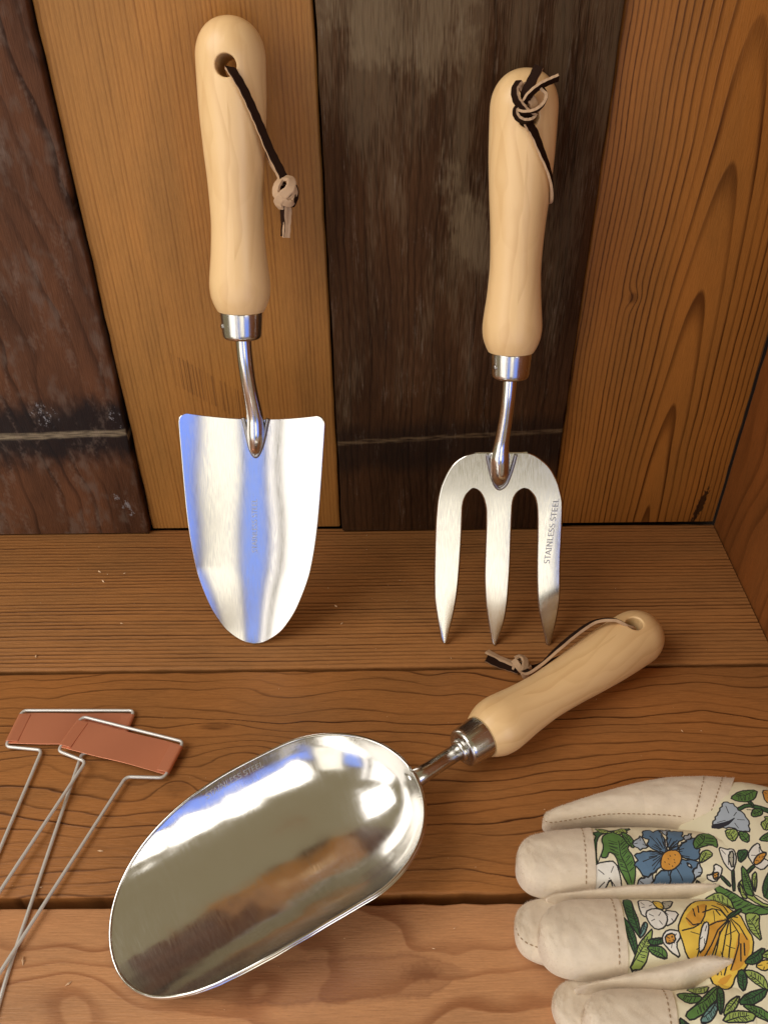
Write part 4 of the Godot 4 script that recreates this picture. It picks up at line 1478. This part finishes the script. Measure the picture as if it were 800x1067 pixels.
const PRINT := [
	[2, [96, -223, 100.6, -224.7, 106, -224.5, 112.8, -226.4, 113, -225, 106.1, -222.9, 100.8, -223.1, 97.9, -219.9, 96.2, -213.2, 96.2, -208, 94.9, -207.5, 94.9, -212.7, 96.4, -218.9, 98.1, -221.8]],
	[0, [101.7, -221.3, 106.7, -223.7, 109.8, -219.2, 111.4, -216.8, 109.9, -214.4, 111.6, -211.1, 111.8, -206.4, 110.2, -200.5, 107.5, -202.8, 105.3, -206.5, 104.6, -211.6, 102.4, -213.6, 100.9, -210.7, 98.4, -211.2, 100.6, -215.5, 100.4, -218.9]],
	[1, [98.5, -227.7, 101.9, -226.7, 105.9, -224.2, 100.4, -223.7]],
	[1, [106.1, -224.7, 112, -227.1, 112.6, -223.6, 108.8, -222.7]],
	[0, [109.9, -223.6, 112.8, -222.6, 114.4, -217.7, 113, -215.3, 110.6, -218.7]],
	[5, [94, -206.6, 98.2, -208, 103.5, -208.4, 105.2, -200.1, 104.5, -198.8, 101.7, -199.7, 100.5, -202.4, 98.1, -199.3, 93.8, -198.9]],
	[4, [113.4, -217.2, 115.8, -219.6, 118, -221.6, 119.1, -218.6, 120.2, -215.7, 116.2, -213.9]],
	[4, [113.4, -201.8, 120, -204, 120.2, -197.7, 112.5, -197.8]],
	[4, [127.8, -224.9, 133.4, -225.3, 130.6, -221.4]],
	[4, [135.6, -219.9, 142.8, -223.2, 140.5, -218.4]],
	[4, [136, -202, 142, -207.9, 142.1, -203.8, 138.3, -201.1]],
	[3, [120.6, -225, 123.9, -225.4, 124.9, -223.9, 128, -225.4, 128.3, -221.4, 128.9, -216.6, 128.1, -211.8, 124.7, -212.3, 122.1, -214.3, 120.1, -217.2, 121.6, -219.6, 118.8, -221.1]],
	[3, [131.2, -223.9, 135.1, -224.8, 139, -224.3, 137.3, -221.3, 138.2, -219.9, 135, -218, 133, -213.7, 129.2, -212.8, 129.6, -217.5]],
	[3, [133.9, -213.7, 136.2, -217.5, 140.8, -219.3, 143.3, -220.3, 142.5, -215.9, 143.7, -214, 142.1, -209.8, 138.8, -208.9, 134.4, -210.8]],
	[3, [131.3, -207.1, 134.5, -209.4, 139.6, -208.9, 142, -207.9, 137.9, -204.3, 138.4, -201.5, 135.5, -197.1, 126.9, -197.2, 127.3, -205.3]],
	[3, [128.4, -206.2, 126.9, -197.2, 116.7, -197.5, 119.2, -200.8, 122.6, -204]],
	[3, [126.2, -211.4, 124, -206.3, 122.1, -205.4, 117.9, -202.7, 115.4, -203.2, 114.2, -205.5, 112.1, -207.3, 114.2, -209.2, 113, -211.5, 117.4, -213.4, 122.3, -213.3]],
	[5, [128.9, -219, 129.6, -218.5, 128.9, -215.1, 128.2, -215.6]],
	[5, [136.3, -208, 137.8, -207, 137.9, -205.7, 136.4, -206.6]],
	[7, [124.7, -208.1, 126.2, -211.4, 129.3, -213.2, 132.8, -212.9, 133.9, -210.3, 132.4, -207.6, 129.6, -205.7, 126.4, -205.3, 124.7, -206.1]],
	[0, [142.2, -217.9, 146.1, -222.2, 150.1, -223.6, 152.4, -220.7, 151.8, -214.9, 149, -216.8, 145, -215.4, 142.1, -214.5]],
	[1, [142.5, -209.8, 144.2, -212.6, 147.1, -213.5, 148.7, -211.4, 145.5, -209.3, 142.4, -207.9]],
	[5, [144, -202.8, 147.2, -203.2, 148.3, -206.9, 151.3, -205.5, 149.9, -202.3, 147, -199.6]],
	[7, [146.9, -203.3, 149.5, -203.7, 148.2, -201, 147, -200.7]],
	[0, [139.2, -201.1, 141.5, -200.1, 143.4, -197.9, 138.9, -197]],
	[2, [103.6, -190.8, 106.8, -191.7, 106.8, -186.1, 107.3, -181, 106.6, -174.4, 105.1, -176.9, 103.1, -182.7]],
	[2, [101.4, -181.9, 103.8, -178.5, 104.8, -172, 103.9, -166.5, 102.2, -171.2, 101, -176.9]],
	[8, [106.4, -173.6, 108.3, -178.1, 110, -180, 110.9, -178.9, 108.8, -175.2]],
	[1, [105.8, -171.2, 110.5, -175.2, 112, -176.4, 110.5, -171.9, 107, -164.1, 101.3, -163.7, 103.7, -167.2]],
	[5, [110.4, -190.8, 113.9, -191.1, 116.3, -189, 116.4, -186, 113.1, -182.6, 110, -183.5, 109.7, -186.9]],
	[5, [119.5, -185.1, 125.5, -184, 122.4, -180, 118.7, -178.4]],
	[10, [119.9, -189.8, 125.2, -190.6, 123, -187.2, 120.2, -185.9]],
	[5, [111.8, -184.3, 115.6, -186, 118.7, -185.1, 119.9, -181.7, 117.7, -178, 114.2, -177.2, 112.1, -180.1]],
	[6, [116.3, -190.7, 120, -190.2, 119.8, -185.9, 117, -186.8]],
	[2, [109.9, -172.8, 116.6, -173.5, 116.1, -171.5, 111, -170.7]],
	[0, [108.8, -170, 114.2, -170.3, 116.5, -168.3, 116.2, -166.2, 111.8, -167.2]],
	[5, [116.8, -174.3, 118.9, -176.1, 123, -175.9, 123.6, -173.8, 120.9, -171, 122.2, -167, 118.6, -168.7, 116.2, -171.9]],
	[7, [117.5, -174.3, 121.1, -175.1, 121.2, -172.2, 117.6, -171.1]],
	[6, [125.2, -176.7, 128.2, -181.6, 132.4, -186.2, 136.4, -188.3, 141.6, -188.7, 145.5, -187.8, 146.8, -183.9, 150.3, -181.8, 150.9, -177.2, 152.2, -172.3, 150, -166.7, 145.4, -161.3, 141.8, -159.9, 139.9, -156.5, 137.1, -155, 134.5, -156.9, 133.5, -166.9, 129.1, -165.8, 126.5, -167.8, 125.8, -172.6]],
	[11, [128.3, -182, 133.3, -186.2, 138.9, -188.3, 136.6, -183.2, 132.9, -179.1, 129.4, -178.3]],
	[11, [136.8, -178.2, 144.1, -180.6, 141.6, -176.5, 137.9, -170.8, 134.3, -166.9, 130.3, -167]],
	[11, [148.9, -174.8, 151.8, -172.3, 150.6, -167.5, 145.4, -161.3, 141.2, -160.6, 145.4, -167.6]],
	[11, [135.5, -157.6, 141.5, -159.1, 137.1, -155]],
	[12, [146.8, -183.9, 146.2, -187.3, 144, -188.4]],
	[12, [145.9, -181, 143.8, -184.8, 140.7, -185.7, 136, -184]],
	[12, [145.4, -180.6, 140.6, -179.8, 136.8, -178.2, 131.4, -170.9, 129.3, -166.2]],
	[12, [145.7, -180.2, 141.4, -175.7, 137.7, -170.1, 134.6, -165.3]],
	[12, [146.1, -180.2, 142.9, -174, 139.9, -166.9, 136.2, -159.9]],
	[12, [146.5, -180.1, 145.1, -173.2, 141.9, -165.3, 138.4, -159.1]],
	[12, [147, -180.6, 148.9, -174.8, 147.6, -170.7, 144.3, -165.2, 141.2, -160.6]],
	[12, [147.6, -181, 150, -178, 151.4, -172.3]],
	[12, [128.2, -181.6, 130.3, -178.7, 133.7, -179, 136.3, -182.3, 138.7, -187.4]],
	[12, [125.1, -176.3, 130, -177.4, 132.8, -178.6]],
	[12, [145.8, -180.6, 148, -182.2, 150.3, -181.8]],
	[12, [145.6, -180.4, 140.4, -176.5, 136.3, -170.9, 132.7, -166.9]],
	[12, [141, -175.7, 138.5, -170, 136.5, -166.1]],
	[12, [132.3, -185.8, 132.2, -182.4]],
	[12, [134.8, -187, 134.3, -184.1]],
	[12, [148.4, -170.7, 146.2, -163.7]],
	[12, [149.7, -170.7, 148.5, -166]],
	[12, [142.1, -184.8, 143.1, -182.7]],
	[12, [141.2, -187.4, 144, -185.6, 145.5, -182.2]],
	[5, [131.5, -172.5, 134.3, -178.2, 136.7, -179.4, 136.3, -176.5, 133.2, -170.1, 130.7, -168.5]],
	[0, [146.6, -198.3, 150.2, -194.7, 154, -190.7, 159.3, -186.3, 165.7, -185.4, 165, -183.3, 158.2, -182.9, 152.8, -184.3, 149, -188.2, 147.2, -193.4]],
	[1, [155.7, -195.9, 159.1, -198.6, 159.1, -193.3, 161.6, -188, 166, -186.3, 162.5, -185.9, 158, -189.8, 155.4, -192.4]],
	[1, [141, -192.6, 146.6, -194.3, 149.8, -190.7, 149.9, -185.6, 146.5, -188.2, 143.2, -191.3]],
	[2, [145.5, -181, 147.4, -183.1, 152.4, -185.6, 152.8, -184.3, 147.8, -181.8]],
	[1, [154.5, -183, 159.6, -182.1, 157.8, -178, 156.8, -171.4, 154.1, -175.5, 153.8, -179.7]],
	[2, [147.5, -162.9, 150.8, -165.6, 156.9, -168.3, 155.2, -164.3, 151.2, -162.1]],
	[2, [143.5, -159.1, 145.7, -159.8, 146.1, -156, 143.6, -151.9, 142.4, -154.6]],
	[1, [146.4, -159.4, 150.2, -159, 153.1, -155.9, 152.8, -151.5, 149.4, -154.1, 147.1, -156.8]],
	[6, [151.4, -161.3, 154.8, -163.2, 157.9, -162.8, 156.9, -160.1, 153.4, -159]],
	[1, [154.7, -165.1, 158.7, -167.4, 161.6, -166.6, 158.1, -163.5]],
	[0, [117.4, -151.8, 121.4, -152.2, 125.9, -150.3, 124.1, -148.1, 119.4, -147.8, 117.4, -150.4]],
	[0, [118.3, -143.9, 123.9, -147.4, 131, -153.2, 134.6, -154.6, 132.3, -149.5, 126.2, -144.5, 120, -141.7]],
	[8, [122.7, -140.6, 126.2, -144.5, 132.1, -148.8, 129.8, -143.7, 126.5, -140.6]],
	[2, [134, -153.9, 135.5, -152.4, 133.9, -147.3, 131.5, -143, 131.2, -147.3]],
	[1, [132.6, -143, 135.5, -147.3, 141, -150.1, 139.1, -146.5, 135.9, -143.7]],
	[1, [135.1, -143.7, 139.9, -144.3, 144.8, -142.9, 142.5, -140.4, 131.9, -140.5]],
	[2, [140.1, -147.2, 144.4, -150.8, 152.6, -152.2, 149.8, -148.6, 144.5, -146.5]],
	[0, [141.4, -146.5, 147.3, -145.7, 150.9, -142.8, 150.1, -140.3, 144.8, -142.9]],
	[1, [122, -154.4, 127, -155.5, 130.9, -155.4, 128.4, -152.1, 124.4, -151.8]],
	[2, [115.1, -142.1, 116.7, -140.7, 119.2, -138.9, 114.5, -138.3]],
	[0, [120.7, -138.9, 125.5, -139.5, 130.5, -136, 125.4, -134]],
	[6, [134.1, -138.1, 138.9, -138.7, 141, -135.9, 136.2, -132.6, 133.1, -134.6]],
	[2, [167.9, -234.1, 173.1, -236.5, 177.5, -235.3, 182.2, -232.9, 185.4, -230.2, 184.9, -228.7, 180.8, -230.9, 176.9, -233.5, 172.9, -234.8, 168, -232.6]],
	[2, [173, -238.5, 174.6, -239, 175.7, -236.1, 174.7, -235.1]],
	[0, [166.8, -240.9, 172.1, -244.4, 180, -244.7, 176.9, -239.6, 172.9, -238.1, 169, -238.9]],
	[7, [183, -244.3, 186.3, -244.6, 188.4, -242.6, 184.8, -236.4, 181.9, -238]],
	[4, [154.3, -228.3, 158.3, -233.6, 162.7, -239, 166.4, -237.4, 167.3, -233.5, 169.3, -231.2, 170.1, -227.4, 168.5, -221.5, 165, -222.2, 161.7, -224.5, 157.8, -225.3, 154, -226.1]],
	[9, [154.2, -227.9, 160, -227.9, 164.7, -229.7, 159.3, -225.6, 153.9, -225.7]],
	[1, [158.7, -223.8, 162.7, -223.4, 163.2, -220.8, 160.2, -217.5, 158.3, -220.1]],
	[0, [164, -222.2, 167.9, -220.7, 166.5, -216.4, 163.6, -217.9]],
	[0, [172.4, -230.4, 174.9, -233.8, 178.5, -233, 177.2, -230.3, 173.4, -229.2]],
	[1, [175.3, -225.8, 178.2, -227.3, 178.2, -229.2, 181.9, -228, 179.7, -223.5, 175.8, -222.1]],
	[0, [171.7, -217, 174.1, -219.2, 178.1, -221, 179.7, -219.9, 176.5, -216.3]],
	[2, [155.3, -204.5, 156.2, -204.5, 153.5, -194.4, 152.5, -194.4]],
	[2, [149.5, -201.2, 150.5, -201.5, 152.4, -197.1, 151.5, -196.1]],
	[2, [164.7, -205.1, 165.9, -204.8, 161.1, -201, 160.6, -202.1]],
	[5, [152.9, -214.7, 156.1, -213.3, 157.3, -213.6, 158.7, -212.9, 158.3, -208.7, 155.5, -203.8, 154, -205.2, 153, -209.4]],
	[10, [155.5, -210.1, 158, -212.9, 157.9, -210.1, 155.7, -204.5]],
	[5, [164.4, -210, 167.5, -213.5, 170.8, -215.3, 170.4, -211.3, 172.5, -210.6, 170.1, -208.5, 172.4, -206.4, 167.9, -203, 165.4, -205.1]],
	[7, [165.6, -206.8, 169.1, -210.3, 172.5, -210.6, 169.2, -206.8, 166, -205.1]],
	[0, [159.6, -204.5, 161, -201.7, 160.9, -196.3, 160.1, -191.1, 157.3, -192.4, 157.8, -197.7]],
	[2, [160.2, -212.5, 164.6, -212.8, 163.2, -209.3, 159.3, -206.6]],
	[1, [162.3, -199.7, 164.9, -201.7, 163.4, -196.3, 161.1, -192.4]],
	[2, [167.4, -197.6, 171.6, -202.3, 173.2, -199.6, 169.1, -189.7, 164.7, -189.7, 165.1, -193.6]],
	[1, [156.3, -197.1, 157.1, -193.7, 157.1, -189.8, 155, -191.1]],
	[6, [190, -184.3, 193.7, -189.4, 198.6, -194.1, 202.9, -196.3, 208.2, -196.7, 212.1, -195.7, 213, -191.8, 216.2, -189.6, 216.2, -184.8, 216.8, -179.8, 213.8, -174.1, 208.4, -168.5, 204.5, -167, 202.2, -163.5, 199.1, -161.9, 196.8, -163.9, 197.1, -174.2, 192.5, -173.1, 190.1, -175.1, 190, -180.1]],
	[11, [193.9, -189.8, 199.5, -194.1, 205.5, -196.3, 202.5, -191, 198.1, -186.7, 194.5, -185.9]],
	[11, [202, -185.9, 209.8, -188.3, 206.7, -184.1, 202.1, -178.3, 197.9, -174.2, 193.8, -174.3]],
	[11, [213.8, -182.3, 216.4, -179.8, 214.6, -174.9, 208.4, -168.5, 204.1, -167.7, 209.3, -174.9]],
	[11, [197.9, -164.7, 204.2, -166.2, 199.1, -161.9]],
	[12, [213, -191.8, 212.8, -195.3, 210.7, -196.4]],
	[12, [211.6, -188.7, 210, -192.7, 206.9, -193.6, 202, -191.9]],
	[12, [211, -188.3, 206, -187.5, 202, -185.9, 195.5, -178.4, 192.7, -173.5]],
	[12, [211.3, -187.9, 206.3, -183.3, 201.7, -177.5, 198, -172.6]],
	[12, [211.7, -187.9, 207.7, -181.6, 203.6, -174.2, 198.9, -167]],
	[12, [212.1, -187.9, 209.8, -180.7, 205.4, -172.5, 201, -166.2]],
	[12, [212.7, -188.3, 213.8, -182.3, 212, -178.2, 207.8, -172.5, 204.1, -167.7]],
	[12, [213.3, -188.7, 215.3, -185.7, 216, -179.8]],
	[12, [193.7, -189.4, 195.5, -186.4, 199, -186.7, 202.1, -190.2, 205.1, -195.4]],
	[12, [189.9, -183.9, 194.9, -185.1, 198, -186.3]],
	[12, [211.4, -188.3, 213.9, -190, 216.2, -189.6]],
	[12, [211.2, -188.1, 205.4, -184.1, 200.5, -178.3, 196.3, -174.3]],
	[12, [205.9, -183.3, 202.6, -177.5, 200, -173.4]],
	[12, [198.5, -193.7, 197.9, -190.2]],
	[12, [201.1, -195, 200.3, -191.9]],
	[12, [212.8, -178.2, 209.5, -170.9]],
	[12, [214, -178.2, 212.2, -173.3]],
	[12, [208.3, -192.7, 209, -190.5]],
	[12, [207.7, -195.4, 210.3, -193.6, 211.4, -190.1]],
	[5, [195.8, -180, 199.5, -185.9, 202.1, -187.1, 201.3, -184.2, 197.2, -177.5, 194.5, -175.9]],
	[0, [214.6, -206.6, 217.8, -202.9, 221.2, -198.8, 226, -194.3, 232.4, -193.3, 231.3, -191.1, 224.4, -190.8, 219.1, -192.1, 215.7, -196.2, 214.6, -201.6]],
	[1, [223.6, -204.2, 227.5, -206.9, 226.7, -201.4, 228.5, -196, 232.8, -194.2, 229.2, -193.8, 225.1, -197.8, 222.8, -200.6]],
	[1, [208.2, -200.7, 214.2, -202.5, 216.9, -198.8, 216.3, -193.5, 213.2, -196.2, 210.2, -199.3]],
	[2, [211.2, -188.8, 213.4, -190.9, 218.8, -193.5, 219.1, -192.1, 213.7, -189.6]],
	[1, [220.6, -190.8, 225.7, -189.9, 223.3, -185.6, 221.4, -178.9, 219.2, -183.1, 219.4, -187.4]],
	[2, [210.8, -170.1, 214.5, -172.8, 221.1, -175.6, 218.8, -171.6, 214.4, -169.2]],
	[2, [206.2, -166.1, 208.5, -166.9, 208.4, -163, 205.3, -158.8, 204.5, -161.5]],
	[1, [209.2, -166.5, 213, -166.1, 215.5, -162.9, 214.6, -158.3, 211.5, -161, 209.5, -163.8]],
	[6, [214.5, -168.4, 218.2, -170.4, 221.3, -169.9, 220, -167.2, 216.2, -166]],
	[1, [218.4, -172.4, 222.7, -174.8, 225.6, -173.9, 221.7, -170.7]],
	[0, [178.7, -158.7, 182.8, -159, 187.1, -157.1, 185, -154.9, 180.2, -154.5, 178.5, -157.2]],
	[0, [178.5, -150.5, 184.7, -154.1, 192.7, -160.1, 196.6, -161.6, 193.5, -156.3, 186.6, -151.1, 180, -148.3]],
	[8, [182.6, -147.1, 186.6, -151.1, 193.2, -155.5, 190.2, -150.4, 186.5, -147.1]],
	[2, [195.8, -160.8, 197.1, -159.3, 194.9, -154, 191.8, -149.6, 192.1, -154]],
	[1, [192.9, -149.6, 196.4, -154, 202.5, -156.9, 200, -153.2, 196.4, -150.3]],
	[1, [195.6, -150.3, 200.6, -151, 205.3, -149.5, 202.6, -146.9, 191.8, -147.1]],
	[2, [201.1, -153.9, 205.9, -157.7, 214.5, -159.1, 211.2, -155.3, 205.5, -153.1]],
	[0, [202.3, -153.2, 208.2, -152.4, 211.5, -149.4, 210.3, -146.9, 205.3, -149.5]],
	[1, [183.7, -161.3, 188.9, -162.4, 192.9, -162.4, 189.9, -159, 185.8, -158.6]],
]
